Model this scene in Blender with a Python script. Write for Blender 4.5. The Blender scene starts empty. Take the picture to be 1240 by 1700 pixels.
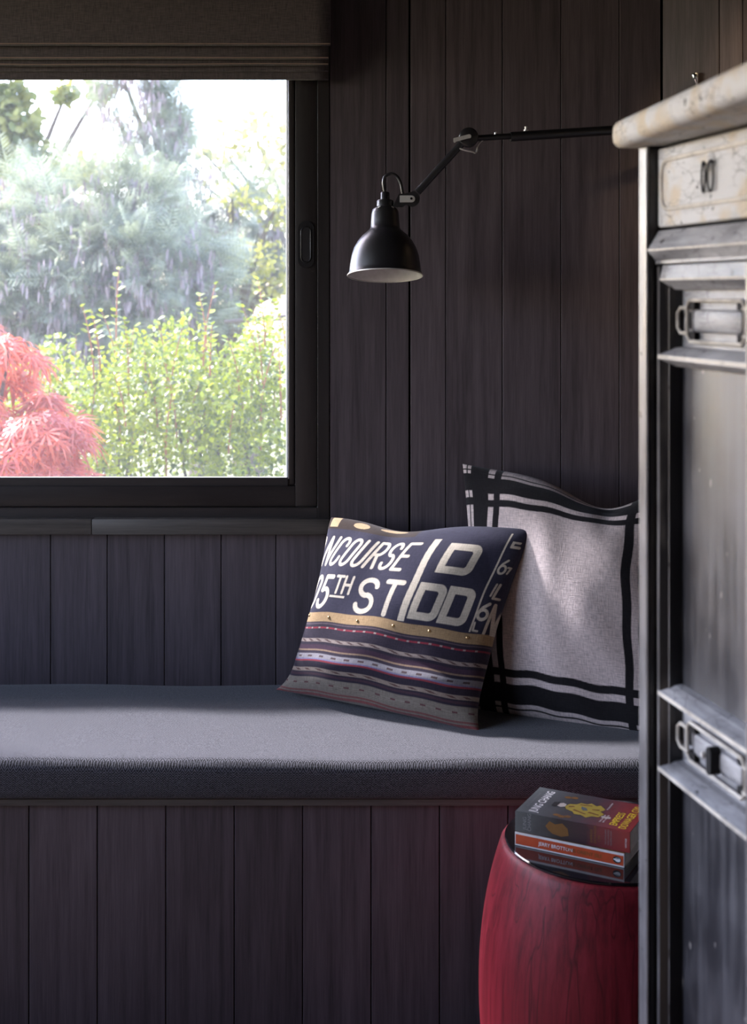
import bpy, bmesh, math, random
import numpy as np
from mathutils import Vector, Matrix
random.seed(7)
RNG = np.random.default_rng(11)
SC = bpy.context.scene
COL = SC.collection

# ------------------------------------------------------------------ camera, sky, sun, exposure
F = 2200.0                      # focal length in pixels of the 1240x1700 frame
CAMZ = 1.49                     # eye height
HY, HX = 490.0, 620.0           # principal point in the frame
YB = 3.3                        # back wall (plank faces)
cam_d = bpy.data.cameras.new('camera')
cam = bpy.data.objects.new('camera', cam_d); COL.objects.link(cam)
cam.location = (0, 0, CAMZ); cam.rotation_euler = (math.pi / 2, 0, 0)
cam_d.sensor_width = 36; cam_d.lens = F / 1700 * 36
cam_d.shift_y = -(850 - HY) / 1700
cam_d.clip_start = 0.05; cam_d.clip_end = 200
cam_d.dof.use_dof = True; cam_d.dof.focus_distance = 2.95; cam_d.dof.aperture_fstop = 5.0
SC.camera = cam

world = bpy.data.worlds.new('world'); SC.world = world; world.use_nodes = True
wn = world.node_tree.nodes; wl = world.node_tree.links
sky = wn.new('ShaderNodeTexSky'); sky.sky_type = 'NISHITA'; sky.sun_disc = False
sky.sun_elevation = math.radians(46); sky.sun_rotation = math.radians(-63)
sky.air_density = 1.0; sky.dust_density = 1.0; sky.ozone_density = 1.0
wn['Background'].inputs[1].default_value = 1.15
tint = wn.new('ShaderNodeMix'); tint.data_type = 'RGBA'; tint.blend_type = 'MULTIPLY'; tint.inputs[0].default_value = 1.0
tint.inputs[7].default_value = (1.12, 0.965, 0.985, 1)              # tints the sky slightly warmer
wl.new(sky.outputs[0], tint.inputs[6]); wl.new(tint.outputs[2], wn['Background'].inputs[0])

sun_d = bpy.data.lights.new('sun', 'SUN'); sun_d.energy = 12.5; sun_d.angle = math.radians(5)
sun_d.color = (0.89, 0.88, 1.0)
sun = bpy.data.objects.new('sun', sun_d); COL.objects.link(sun)
sun.rotation_euler = Vector((0.68, -0.345, -0.64)).to_track_quat('-Z', 'Y').to_euler()

def portal(loc, rot, sx, sy):
    d = bpy.data.lights.new('window_portal', 'AREA'); d.shape = 'RECTANGLE'; d.size = sx; d.size_y = sy
    d.cycles.is_portal = True
    o = bpy.data.objects.new('window_portal', d); COL.objects.link(o)
    o.location = loc; o.rotation_euler = rot
portal((-1.2, 3.46, 1.6), (-math.pi / 2, 0, 0), 2.2, 1.3)          # picture window
portal((-2.66, 1.775, 1.7), (0, -math.pi / 2, 0), 1.5, 2.35)           # added side window

spot_d = bpy.data.lights.new('added_warm_spot', 'SPOT'); spot_d.energy = 14.0; spot_d.color = (1.0, 0.70, 0.40)   # unseen warm lamp added to tint the canted wall
spot_d.shadow_soft_size = 0.03; spot_d.spot_size = math.radians(46); spot_d.spot_blend = 0.9
spot = bpy.data.objects.new('added_warm_spot', spot_d); COL.objects.link(spot); spot.location = (1.12, 2.62, 2.52)
spot.rotation_euler = (Vector((1.02, 3.09, 2.0)) - Vector((1.12, 2.62, 2.52))).to_track_quat('-Z', 'Y').to_euler()

SC.view_settings.view_transform = 'Standard'; SC.view_settings.look = 'None'
SC.view_settings.gamma = 1.0; SC.view_settings.use_curve_mapping = False
SC.view_settings.exposure = 0.9
SC.cycles.use_denoising = True
SC.cycles.max_bounces = 8; SC.cycles.diffuse_bounces = 5; SC.cycles.glossy_bounces = 4
SC.cycles.transparent_max_bounces = 16; SC.cycles.sample_clamp_indirect = 6.0
SC.cycles.caustics_reflective = False; SC.cycles.caustics_refractive = False

# ------------------------------------------------------------------ helpers
def PX(px, py, Y):
    return Vector(((px - HX) / F * Y, Y, CAMZ - (py - HY) / F * Y))
def xa(px, Y): return (px - HX) / F * Y
def za(py, Y): return CAMZ - (py - HY) / F * Y

WM = {}
def mat_of(o):
    return WM.get(o.name, Matrix.Identity(4)) if o is not None else Matrix.Identity(4)

def tag(o, label=None, cat=None, group=None, kind=None):
    if label: o['label'] = label
    if cat: o['category'] = cat
    if group: o['group'] = group
    if kind: o['kind'] = kind
    return o

def root(name, loc=(0, 0, 0), rotz=0.0):
    o = bpy.data.objects.new(name, None); COL.objects.link(o)
    o.location = loc; o.rotation_euler = (0, 0, rotz); o.empty_display_size = 0.1
    WM[o.name] = Matrix.Translation(Vector(loc)) @ Matrix.Rotation(rotz, 4, 'Z')
    return o

def link_mesh(name, me, parent=None, local=None):
    o = bpy.data.objects.new(name, me); COL.objects.link(o)
    if parent is not None: o.parent = parent
    WM[o.name] = mat_of(parent)
    if local is not None:
        o.matrix_local = local; WM[o.name] = mat_of(parent) @ local
    return o

def mk(name, verts, faces, mat, parent=None, smooth=False, world=True, fmats=None):
    """one mesh object; verts in world coordinates (or in the parent's own when world=False)"""
    me = bpy.data.meshes.new(name)
    if world and parent is not None:
        inv = mat_of(parent).inverted(); verts = [inv @ Vector(v) for v in verts]
    me.from_pydata([tuple(v) for v in verts], [], faces)
    mats = mat if isinstance(mat, (list, tuple)) else [mat]
    for m in mats: me.materials.append(m)
    if fmats: me.polygons.foreach_set('material_index', fmats)
    if smooth: me.polygons.foreach_set('use_smooth', [True] * len(me.polygons))
    me.validate(); me.update()
    return link_mesh(name, me, parent)

def mk_bm(name, bm, mat, parent=None, smooth=False, world=True, angle=None):
    bmesh.ops.recalc_face_normals(bm, faces=bm.faces)
    me = bpy.data.meshes.new(name)
    if world and parent is not None: bm.transform(mat_of(parent).inverted())
    bm.to_mesh(me); bm.free()
    for m in (mat if isinstance(mat, (list, tuple)) else [mat]): me.materials.append(m)
    if smooth: me.polygons.foreach_set('use_smooth', [True] * len(me.polygons))
    if smooth and angle: me.set_sharp_from_angle(angle=math.radians(angle))
    return link_mesh(name, me, parent)

def bm_box(lo, hi, bevel=0.0, seg=1):
    bm = bmesh.new(); bmesh.ops.create_cube(bm, size=1)
    lo, hi = Vector(lo), Vector(hi)
    for v in bm.verts:
        v.co = Vector([lo[i] + (v.co[i] + .5) * (hi[i] - lo[i]) for i in range(3)])
    if bevel: bmesh.ops.bevel(bm, geom=list(bm.edges), offset=bevel, segments=seg, affect='EDGES', profile=.5)
    return bm
def box(name, lo, hi, mat, parent=None, bevel=0.0, seg=1, world=True):
    return mk_bm(name, bm_box(lo, hi, bevel, seg), mat, parent, smooth=seg > 1, world=world, angle=40)

def bm_prism(profile, a, b, axis):
    """profile: 2-D points; extruded from a to b (3-D functions of the two profile numbers)"""
    bm = bmesh.new()
    A = [bm.verts.new(a(*p)) for p in profile]; B = [bm.verts.new(b(*p)) for p in profile]
    n = len(profile)
    for i in range(n): bm.faces.new((A[i], A[(i + 1) % n], B[(i + 1) % n], B[i]))
    bm.faces.new(A[::-1]); bm.faces.new(B)
    return bm

def lathe(name, prof, mat, parent, center, axis=Vector((0, 0, 1)), seg=48, smooth=True, angle=50, world=True, cap=True):
    """prof: (radius, height along axis)"""
    axis = axis.normalized(); q = axis.to_track_quat('Z', 'Y')
    bm = bmesh.new(); rings = []
    for r, h in prof:
        if r < 1e-6:
            rings.append([bm.verts.new(Vector(center) + q @ Vector((0, 0, h)))])
        else:
            rings.append([bm.verts.new(Vector(center) + q @ Vector((r * math.cos(2 * math.pi * i / seg), r * math.sin(2 * math.pi * i / seg), h))) for i in range(seg)])
    for a, b in zip(rings[:-1], rings[1:]):
        for i in range(seg):
            j = (i + 1) % seg
            if len(a) == 1 and len(b) == 1: continue
            if len(a) == 1: bm.faces.new((a[0], b[i], b[j]))
            elif len(b) == 1: bm.faces.new((a[i], a[j], b[0]))
            else: bm.faces.new((a[i], a[j], b[j], b[i]))
    if cap:
        if len(rings[0]) > 1: bm.faces.new(rings[0][::-1])
        if len(rings[-1]) > 1: bm.faces.new(rings[-1])
    return mk_bm(name, bm, mat, parent, smooth=smooth, world=world, angle=angle)

def smooth_path(pts, n=6, closed=False):
    pts = [Vector(p) for p in pts]; out = []; m = len(pts)
    rng = range(m) if closed else range(m - 1)
    for i in rng:
        p0 = pts[(i - 1) % m] if closed or i > 0 else pts[0]
        p1 = pts[i]; p2 = pts[(i + 1) % m]
        p3 = pts[(i + 2) % m] if closed or i + 2 < m else pts[-1]
        for k in range(n):
            t = k / n
            out.append(.5 * ((2 * p1) + (-p0 + p2) * t + (2 * p0 - 5 * p1 + 4 * p2 - p3) * t * t + (-p0 + 3 * p1 - 3 * p2 + p3) * t ** 3))
    if not closed: out.append(pts[-1])
    return out

def bm_tube(path, r, seg=8, closed=False, bm=None):
    bm = bm or bmesh.new(); path = [Vector(p) for p in path]; n = len(path)
    rr = r if isinstance(r, (list, tuple)) else [r] * n
    prev = None; rings = []
    for i, p in enumerate(path):
        a = path[(i - 1) % n] if closed or i > 0 else p
        b = path[(i + 1) % n] if closed or i < n - 1 else p
        t = (b - a).normalized()
        if prev is None:
            up = Vector((0, 0, 1)) if abs(t.z) < .9 else Vector((1, 0, 0))
            nrm = t.cross(up).normalized()
        else:
            nrm = (prev - t * prev.dot(t)).normalized()
        prev = nrm; bn = t.cross(nrm)
        rings.append([bm.verts.new(p + rr[i] * (nrm * math.cos(2 * math.pi * k / seg) + bn * math.sin(2 * math.pi * k / seg))) for k in range(seg)])
    for i in range(n if closed else n - 1):
        a, b = rings[i], rings[(i + 1) % n]
        for k in range(seg): bm.faces.new((a[k], a[(k + 1) % seg], b[(k + 1) % seg], b[k]))
    if not closed: bm.faces.new(rings[0][::-1]); bm.faces.new(rings[-1])
    return bm
def tube(name, path, r, mat, parent, seg=10, closed=False, world=True):
    return mk_bm(name, bm_tube(path, r, seg, closed), mat, parent, smooth=True, world=world, angle=60)

def pill(w, h, n=8):
    """2-D stadium outline, upright"""
    r = w / 2; out = []
    for k in range(n + 1):
        a = math.pi * k / n; out.append((r * math.cos(a), h / 2 - r + r * math.sin(a)))
    for k in range(n + 1):
        a = math.pi + math.pi * k / n; out.append((r * math.cos(a), -h / 2 + r + r * math.sin(a)))
    return out

# ------------------------------------------------------------------ materials
def new_mat(name):
    m = bpy.data.materials.new(name); m.use_nodes = True
    nt = m.node_tree; return m, nt, nt.nodes, nt.links, nt.nodes['Principled BSDF']
def N(nt, t, **kw):
    n = nt.nodes.new(t)
    for k, v in kw.items(): setattr(n, k, v)
    return n
def val(nt, op, a, b=None, c=None):
    n = nt.nodes.new('ShaderNodeMath'); n.operation = op
    for i, x in enumerate((a, b, c)):
        if x is None: continue
        if isinstance(x, (int, float)): n.inputs[i].default_value = x
        else: nt.links.new(x, n.inputs[i])
    return n.outputs[0]
def ramp(nt, src, stops):
    r = nt.nodes.new('ShaderNodeValToRGB'); e = r.color_ramp.elements
    while len(e) < len(stops): e.new(.5)
    for i, (p, c) in enumerate(stops): e[i].position = p; e[i].color = (*c, 1)
    nt.links.new(src, r.inputs[0]); return r.outputs[0]
def noise(nt, scale, vec=None, detail=4, rough=.55, mapscale=None, coord='Object', random_offset=False):
    tc = nt.nodes.new('ShaderNodeTexCoord'); src = tc.outputs[coord] if vec is None else vec
    if random_offset:
        oi = nt.nodes.new('ShaderNodeObjectInfo'); a = nt.nodes.new('ShaderNodeVectorMath'); a.operation = 'ADD'
        sc = val(nt, 'MULTIPLY', oi.outputs['Random'], 37.0)
        nt.links.new(src, a.inputs[0]); nt.links.new(sc, a.inputs[1]); src = a.outputs[0]
    if mapscale:
        mp = nt.nodes.new('ShaderNodeMapping'); mp.inputs['Scale'].default_value = mapscale
        nt.links.new(src, mp.inputs[0]); src = mp.outputs[0]
    n = nt.nodes.new('ShaderNodeTexNoise'); n.inputs['Scale'].default_value = scale
    n.inputs['Detail'].default_value = detail; n.inputs['Roughness'].default_value = rough
    nt.links.new(src, n.inputs['Vector']); return n.outputs['Fac']
def bump(nt, bsdf, h, strength=.3, dist=.002):
    b = nt.nodes.new('ShaderNodeBump'); b.inputs['Strength'].default_value = strength; b.inputs['Distance'].default_value = dist
    nt.links.new(h, b.inputs['Height']); nt.links.new(b.outputs[0], bsdf.inputs['Normal'])
def mixc(nt, fac, a, b, mode='MIX'):
    n = nt.nodes.new('ShaderNodeMix'); n.data_type = 'RGBA'; n.blend_type = mode
    for s, x in ((0, fac), (6, a), (7, b)):
        if isinstance(x, (int, float)): n.inputs[s].default_value = x
        elif isinstance(x, tuple): n.inputs[s].default_value = (*x, 1)
        else: nt.links.new(x, n.inputs[s])
    return n.outputs[2]

def plain(name, col, rough=.5, metal=0.0, spec=.5, coat=0.0):
    m, nt, n, l, b = new_mat(name)
    f = noise(nt, 60, detail=3)
    c = ramp(nt, f, [(.3, tuple(x * .9 for x in col)), (.7, tuple(min(1, x * 1.08) for x in col))])
    l.new(c, b.inputs['Base Color']); b.inputs['Roughness'].default_value = rough
    b.inputs['Metallic'].default_value = metal; b.inputs['Specular IOR Level'].default_value = spec
    b.inputs['Coat Weight'].default_value = coat
    return m

def wood(name, c0, c1, rough=.5, grain=(55, 55, 2.2), scale=1.0, bumps=.25):
    m, nt, n, l, b = new_mat(name)
    g = noise(nt, scale, mapscale=grain, detail=7, rough=.65, random_offset=True)
    fine = noise(nt, scale, mapscale=tuple(x * 6 for x in grain), detail=3, random_offset=True)
    f = val(nt, 'ADD', val(nt, 'MULTIPLY', g, .72), val(nt, 'MULTIPLY', fine, .28))
    oi = nt.nodes.new('ShaderNodeObjectInfo')
    c = ramp(nt, f, [(.34, c0), (.66, c1)])
    hs = nt.nodes.new('ShaderNodeHueSaturation')
    l.new(val(nt, 'MULTIPLY_ADD', oi.outputs['Random'], .35, .82), hs.inputs['Value']); l.new(c, hs.inputs['Color'])
    l.new(hs.outputs[0], b.inputs['Base Color'])
    b.inputs['Roughness'].default_value = rough; b.inputs['Specular IOR Level'].default_value = .4
    bump(nt, b, f, bumps, .001)
    return m

M = {}
M['plank'] = wood('stained_plank', (.052, .040, .045), (.125, .098, .108), rough=.5)
M['plank_h'] = wood('stained_ledge', (.05, .043, .038), (.12, .103, .09), rough=.5, grain=(2.2, 55, 55))
M['frame'] = wood('window_frame_wood', (.016, .012, .012), (.03, .024, .023), rough=.42, grain=(30, 30, 3))
M['frame_h'] = wood('window_rail_wood', (.016, .012, .012), (.03, .024, .023), rough=.42, grain=(3, 30, 30))
M['backing'] = plain('dark_backing', (.006, .005, .006), .9)
M['handle_black'] = plain('black_handle', (.012, .011, .012), .35)
M['plaster'] = plain('painted_plaster', (.30, .28, .28), .8)
M['ceiling'] = plain('ceiling_paint', (.06, .052, .05), .7)
M['floor'] = wood('floor_board', (.10, .07, .05), (.19, .14, .10), rough=.45, grain=(40, 2, 40))
M['render'] = plain('outside_render', (.55, .53, .5), .85)
M['screen_frame'] = plain('aluminium_frame', (.9, .91, .95), .4, metal=.0)

def glass_mat():
    m, nt, n, l, b = new_mat('window_glass'); nt.nodes.remove(b)
    lw = n.new('ShaderNodeLayerWeight'); lw.inputs['Blend'].default_value = .5      # Schlick term for a thin pane
    fr = val(nt, 'MULTIPLY_ADD', val(nt, 'POWER', lw.outputs['Facing'], 5.0), .96, .04)
    t = n.new('ShaderNodeBsdfTransparent'); t.inputs[0].default_value = (.97, .985, .98, 1)
    g = n.new('ShaderNodeBsdfGlossy'); g.inputs['Roughness'].default_value = .02
    x = n.new('ShaderNodeMixShader'); l.new(fr, x.inputs[0]); l.new(t.outputs[0], x.inputs[1]); l.new(g.outputs[0], x.inputs[2])
    l.new(x.outputs[0], n['Material Output'].inputs[0]); return m
M['glass'] = glass_mat()

def screen_mat():
    m, nt, n, l, b = new_mat('insect_screen'); nt.nodes.remove(b)
    tc = n.new('ShaderNodeTexCoord'); sp = n.new('ShaderNodeSeparateXYZ'); l.new(tc.outputs['Object'], sp.inputs[0])
    def thread(o): return val(nt, 'LESS_THAN', val(nt, 'FRACT', val(nt, 'MULTIPLY', o, 560.0)), .10)
    f = val(nt, 'MAXIMUM', thread(sp.outputs[0]), thread(sp.outputs[2]))
    t = n.new('ShaderNodeBsdfTransparent')
    d = n.new('ShaderNodeBsdfDiffuse'); d.inputs[0].default_value = (.27, .275, .285, 1)
    tr = n.new('ShaderNodeBsdfTranslucent'); tr.inputs[0].default_value = (.27, .275, .285, 1)
    a = n.new('ShaderNodeMixShader'); a.inputs[0].default_value = .6; l.new(d.outputs[0], a.inputs[1]); l.new(tr.outputs[0], a.inputs[2])
    x = n.new('ShaderNodeMixShader'); l.new(f, x.inputs[0]); l.new(t.outputs[0], x.inputs[1]); l.new(a.outputs[0], x.inputs[2])
    l.new(x.outputs[0], n['Material Output'].inputs[0]); return m
M['screen'] = screen_mat()

def blind_mat():
    m, nt, n, l, b = new_mat('blind_linen')
    a = noise(nt, 1, mapscale=(40, 40, 900), detail=2); c = noise(nt, 1, mapscale=(900, 40, 40), detail=2)
    f = val(nt, 'MULTIPLY', val(nt, 'ADD', a, c), .5)
    l.new(ramp(nt, f, [(.36, (.034, .025, .027)), (.64, (.105, .082, .080))]), b.inputs['Base Color'])
    b.inputs['Roughness'].default_value = .9; b.inputs['Sheen Weight'].default_value = .25
    bump(nt, b, f, .5, .001); return m
M['blind'] = blind_mat()

def herring_mat():
    m, nt, n, l, b = new_mat('herringbone_wool')
    tc = n.new('ShaderNodeTexCoord'); sp = n.new('ShaderNodeSeparateXYZ'); l.new(tc.outputs['Object'], sp.inputs[0])
    x = sp.outputs[0]; t = val(nt, 'SUBTRACT', sp.outputs[1], sp.outputs[2])
    w = noise(nt, 30, detail=2)
    blk = val(nt, 'PINGPONG', val(nt, 'ADD', x, val(nt, 'MULTIPLY', w, .003)), .0062)
    fl = val(nt, 'FLOOR', val(nt, 'MULTIPLY', t, 1 / .019)); sh = val(nt, 'MULTIPLY', val(nt, 'MODULO', fl, 2.0), .004)
    s = val(nt, 'SINE', val(nt, 'MULTIPLY', val(nt, 'ADD', val(nt, 'ADD', t, sh), blk), 2 * math.pi / .0046))
    nz = noise(nt, 420, detail=3)
    f = val(nt, 'ADD', val(nt, 'MULTIPLY', s, .22), nz)
    l.new(ramp(nt, f, [(.3, (.011, .010, .010)), (.72, (.130, .121, .132))]), b.inputs['Base Color'])
    b.inputs['Roughness'].default_value = .95; b.inputs['Sheen Weight'].default_value = .15
    b.inputs['Specular IOR Level'].default_value = .15
    bump(nt, b, f, .5, .0015); return m
M['herringbone'] = herring_mat()

def cloth_attr(name, weave=500, strength=.45, dist=.0012, amt=.3):
    m, nt, n, l, b = new_mat(name)
    at = n.new('ShaderNodeAttribute'); at.attribute_name = 'Col'
    uv = n.new('ShaderNodeAttribute'); uv.attribute_name = 'st'
    a = noise(nt, 1, vec=uv.outputs['Vector'], mapscale=(60, weave, 1), detail=3)
    c = noise(nt, 1, vec=uv.outputs['Vector'], mapscale=(weave, 60, 1), detail=3)
    f = val(nt, 'MULTIPLY', val(nt, 'ADD', a, c), .5)
    g = ramp(nt, f, [(.34, (1 - amt,) * 3), (.66, (1 + amt * .5,) * 3)])
    l.new(mixc(nt, 1.0, at.outputs['Color'], g, 'MULTIPLY'), b.inputs['Base Color'])
    b.inputs['Roughness'].default_value = .92; b.inputs['Sheen Weight'].default_value = .12
    b.inputs['Specular IOR Level'].default_value = .15
    bump(nt, b, f, strength, dist); return m
M['kilim'] = cloth_attr('kilim_cloth'); M['hemp'] = cloth_attr('hemp_cloth', 380, .6, .002, .38)

M['lamp_black'] = plain('satin_black', (.013, .012, .014), .34, spec=.85)
M['lamp_white'] = plain('white_enamel', (.93, .91, .91), .5)
M['steel'] = plain('brushed_steel', (.74, .72, .70), .35, metal=.45)
M['chrome'] = plain('chrome', (.85, .85, .85), .12, metal=1.0)
M['brass'] = plain('brass', (.62, .42, .2), .35, metal=.9)

def red_mat():
    m, nt, n, l, b = new_mat('red_stained_wood')
    f = noise(nt, 1, mapscale=(60, 60, 2.4), detail=8, rough=.7)
    k = noise(nt, 1, mapscale=(24, 24, .45), detail=2)
    c = ramp(nt, f, [(.3, (.055, .003, .006)), (.5, (.16, .008, .015)), (.72, (.23, .016, .028))])
    crack = ramp(nt, k, [(.0, (1, 1, 1)), (.485, (1, 1, 1)), (.5, (.22, .15, .15)), (.515, (1, 1, 1))])
    k2 = ramp(nt, f, [(.42, (0, 0, 0)), (.5, (1, 1, 1))])
    c2 = mixc(nt, val(nt, 'MULTIPLY', k2, .8), c, mixc(nt, 1.0, c, crack, 'MULTIPLY'))
    l.new(c2, b.inputs['Base Color']); b.inputs['Roughness'].default_value = .5; b.inputs['Specular IOR Level'].default_value = .35
    bump(nt, b, f, .35, .0015); return m
M['red_wood'] = red_mat()
M['lacquer'] = plain('black_gloss_lacquer', (.006, .005, .007), .08, coat=.6)

def worn(name, dark, pale, lo, hi, rough=.4, grain=(3, 30, 26), spec=.5, tint=None, pit=True, crack=None, fleck=False):
    m, nt, n, l, b = new_mat(name)
    g = noise(nt, 1, mapscale=grain, detail=8, rough=.7)
    big = noise(nt, 9, detail=4)
    f = val(nt, 'ADD', val(nt, 'MULTIPLY', g, .65), val(nt, 'MULTIPLY', big, .35))
    c = ramp(nt, f, [(lo, dark), (hi, pale)])
    if tint: c = mixc(nt, ramp(nt, noise(nt, 14, detail=3), [(.5, (0, 0, 0)), (.62, (1, 1, 1))]), c, tint)
    if pit:
        p = noise(nt, 55, detail=2)
        c = mixc(nt, ramp(nt, p, [(.28, (1, 1, 1)), (.33, (0, 0, 0))]), c, (.03, .025, .025))
    if crack:
        tc = nt.nodes.new('ShaderNodeTexCoord'); wv_ = nt.nodes.new('ShaderNodeMix'); wv_.data_type = 'VECTOR'; wv_.inputs[0].default_value = .012
        nz = nt.nodes.new('ShaderNodeTexNoise'); nz.inputs['Scale'].default_value = 30; l.new(tc.outputs['Object'], nz.inputs['Vector'])
        l.new(tc.outputs['Object'], wv_.inputs[4]); l.new(nz.outputs['Color'], wv_.inputs[5])
        mp = nt.nodes.new('ShaderNodeMapping'); mp.inputs['Scale'].default_value = crack; l.new(wv_.outputs[1], mp.inputs[0])
        vo = nt.nodes.new('ShaderNodeTexVoronoi'); vo.feature = 'DISTANCE_TO_EDGE'; vo.inputs['Scale'].default_value = 1; l.new(mp.outputs[0], vo.inputs['Vector'])
        msk = val(nt, 'MULTIPLY', ramp(nt, vo.outputs['Distance'], [(.0, (1, 1, 1)), (.05, (0, 0, 0))]), ramp(nt, noise(nt, 22, detail=2), [(.44, (0, 0, 0)), (.56, (1, 1, 1))]))
        c = mixc(nt, val(nt, 'MULTIPLY', msk, .65), c, (.05, .045, .05))
    if fleck:
        fk = noise(nt, 1, mapscale=(70, 70, 34), detail=1)
        c = mixc(nt, ramp(nt, fk, [(.735, (0, 0, 0)), (.75, (.8, .8, .8))]), c, (.28, .26, .25))
        st_ = noise(nt, 1, mapscale=(30, 30, .8), detail=3)
        c = mixc(nt, ramp(nt, st_, [(.62, (0, 0, 0)), (.70, (.6, .6, .6))]), c, (.20, .15, .13))
    l.new(c, b.inputs['Base Color'])
    r = ramp(nt, f, [(lo, (rough * .8,) * 3), (hi, (min(1, rough * 1.5),) * 3)]); l.new(r, b.inputs['Roughness'])
    b.inputs['Specular IOR Level'].default_value = spec
    bump(nt, b, f, .5, .002); return m
M['pale_worn'] = worn('worn_pale_wood', (.12, .115, .115), (.53, .53, .54), .26, .5, .5, tint=(.50, .43, .34), crack=(34, 95, 95))
M['rail_worn'] = worn('worn_rail_wood', (.045, .045, .055), (.46, .46, .48), .34, .60, .40, crack=(30, 80, 80))
M['edge_worn'] = worn('worn_edge', (.032, .030, .033), (.24, .23, .235), .36, .64, .36, grain=(26, 26, 3), spec=.8)
M['black_worn'] = worn('black_worn_lacquer', (.010, .009, .010), (.10, .085, .075), .52, .75, .38, grain=(26, 26, 2), pit=False)
M['panel'] = worn('black_panel_lacquer', (.018, .018, .023), (.12, .12, .135), .42, .74, .42, grain=(34, 34, 1.6), spec=.9, pit=False, fleck=True)
M['pale_edge'] = worn('worn_pale_edge', (.22, .20, .18), (.62, .58, .52), .3, .55, .5, grain=(40, 40, 40), pit=False)
M['iron'] = plain('dark_iron', (.02, .018, .02), .4, metal=.6)

def leaf_mat(name, c0, c1, trans=.35, rough=.4, spec=.25):
    m, nt, n, l, b = new_mat(name)
    at = n.new('ShaderNodeAttribute'); at.attribute_name = 'rnd'
    oi = n.new('ShaderNodeObjectInfo')
    r = val(nt, 'FRACT', val(nt, 'ADD', at.outputs['Fac'], oi.outputs['Random']))
    c = ramp(nt, r, [(0, c0), (1, c1)])
    l.new(c, b.inputs['Base Color']); b.inputs['Roughness'].default_value = rough; b.inputs['Specular IOR Level'].default_value = spec
    t = n.new('ShaderNodeBsdfTranslucent'); l.new(mixc(nt, .35, c, (c1[0], c1[1] , c1[2] * .4)), t.inputs[0])
    x = n.new('ShaderNodeMixShader'); x.inputs[0].default_value = trans
    l.new(b.outputs[0], x.inputs[1]); l.new(t.outputs[0], x.inputs[2]); l.new(x.outputs[0], n['Material Output'].inputs[0]); return m
M['hedge_leaf'] = leaf_mat('hedge_leaf', (.025, .065, .012), (.44, .50, .03), .38, .28, .5)
M['maple_leaf'] = leaf_mat('maple_leaf', (.36, .02, .014), (.90, .24, .13), .4, .3, .6)
M['wattle_leaf'] = leaf_mat('wattle_leaf', (.06, .09, .085), (.50, .53, .40), .3, .6)
M['wattle_pod'] = leaf_mat('wattle_pod', (.17, .125, .14), (.42, .335, .375), .3, .6)
M['tree_leaf'] = leaf_mat('tree_leaf', (.10, .14, .04), (.38, .37, .13), .4, .4)
M['gold_leaf'] = leaf_mat('gold_leaf', (.20, .22, .05), (.50, .46, .14), .5, .4)
M['overlit_leaf'] = leaf_mat('overlit_leaf', (.25, .25, .10), (.5, .46, .24), .5, .4)  # overexposure painted in as a paler leaf colour
M['bark'] = plain('bark', (.10, .075, .06), .9)
M['red_stem'] = plain('red_stem', (.35, .12, .07), .6)
def lawn_mat():
    m, nt, n, l, b = new_mat('lawn')
    f = noise(nt, 3, detail=8, rough=.7)
    l.new(ramp(nt, f, [(.35, (.09, .11, .03)), (.65, (.30, .28, .15))]), b.inputs['Base Color']); b.inputs['Roughness'].default_value = .9
    return m
M['lawn'] = lawn_mat()

# ------------------------------------------------------------------ planks
def plank(parent, o, d, n, a0, a1, z0, z1, mat, depth=.018, cham=.0007, gap=.0011, jit=.0004):
    """board on a vertical wall: along d from a0 to a1, face at origin o, outward normal n"""
    o, d, n = Vector(o), Vector(d), Vector(n); a0 += gap; a1 -= gap
    j = random.uniform(-jit, jit)
    prof = [(a0, -depth), (a0, -cham + j), (a0 + cham, j), (a1 - cham, j), (a1, -cham + j), (a1, -depth)]
    f = lambda z: (lambda a, w: o + d * a + n * w + Vector((0, 0, z)))
    return mk_bm('plank', bm_prism(prof, f(z0), f(z1), None), mat, parent)

# ------------------------------------------------------------------ the room
ZF = -.05
XL, XR, YR, ZC = -2.6, 1.70, -2.2, 2.6
RETH = math.radians(35); RD = Vector((math.cos(RETH), -math.sin(RETH), 0)); RN = Vector((-math.sin(RETH), -math.cos(RETH), 0))
XC = xa(1097, YB)                                   # the corner with the canted wall
WX0, WX1 = -2.30, xa(547, YB)                       # window opening
WZ0, WZ1 = za(862, YB), 2.30
SILLZ = za(888, YB)

floor = box('floor', (XL - .15, YR - .15, -.15), (XR + .15, YB + .2, ZF), M['floor']); tag(floor, 'dark timber floor of the room', kind='structure')
ceil = box('ceiling', (XL - .15, YR - .15, ZC), (XR + .15, YB + .2, ZC + .12), M['ceiling']); tag(ceil, 'plain dark ceiling of the room', kind='structure')  # dark colour holds down bounced light from above
roof = box('shade_eave', (XL - .8, YR - .8, ZC + .125), (XR + .8, YB + .50, ZC + .25), M['render']); tag(roof, 'unseen roof eave sized to shade the back of the seat', kind='structure')  # unseen overhang, depth set to keep high sky off the seat back

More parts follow.
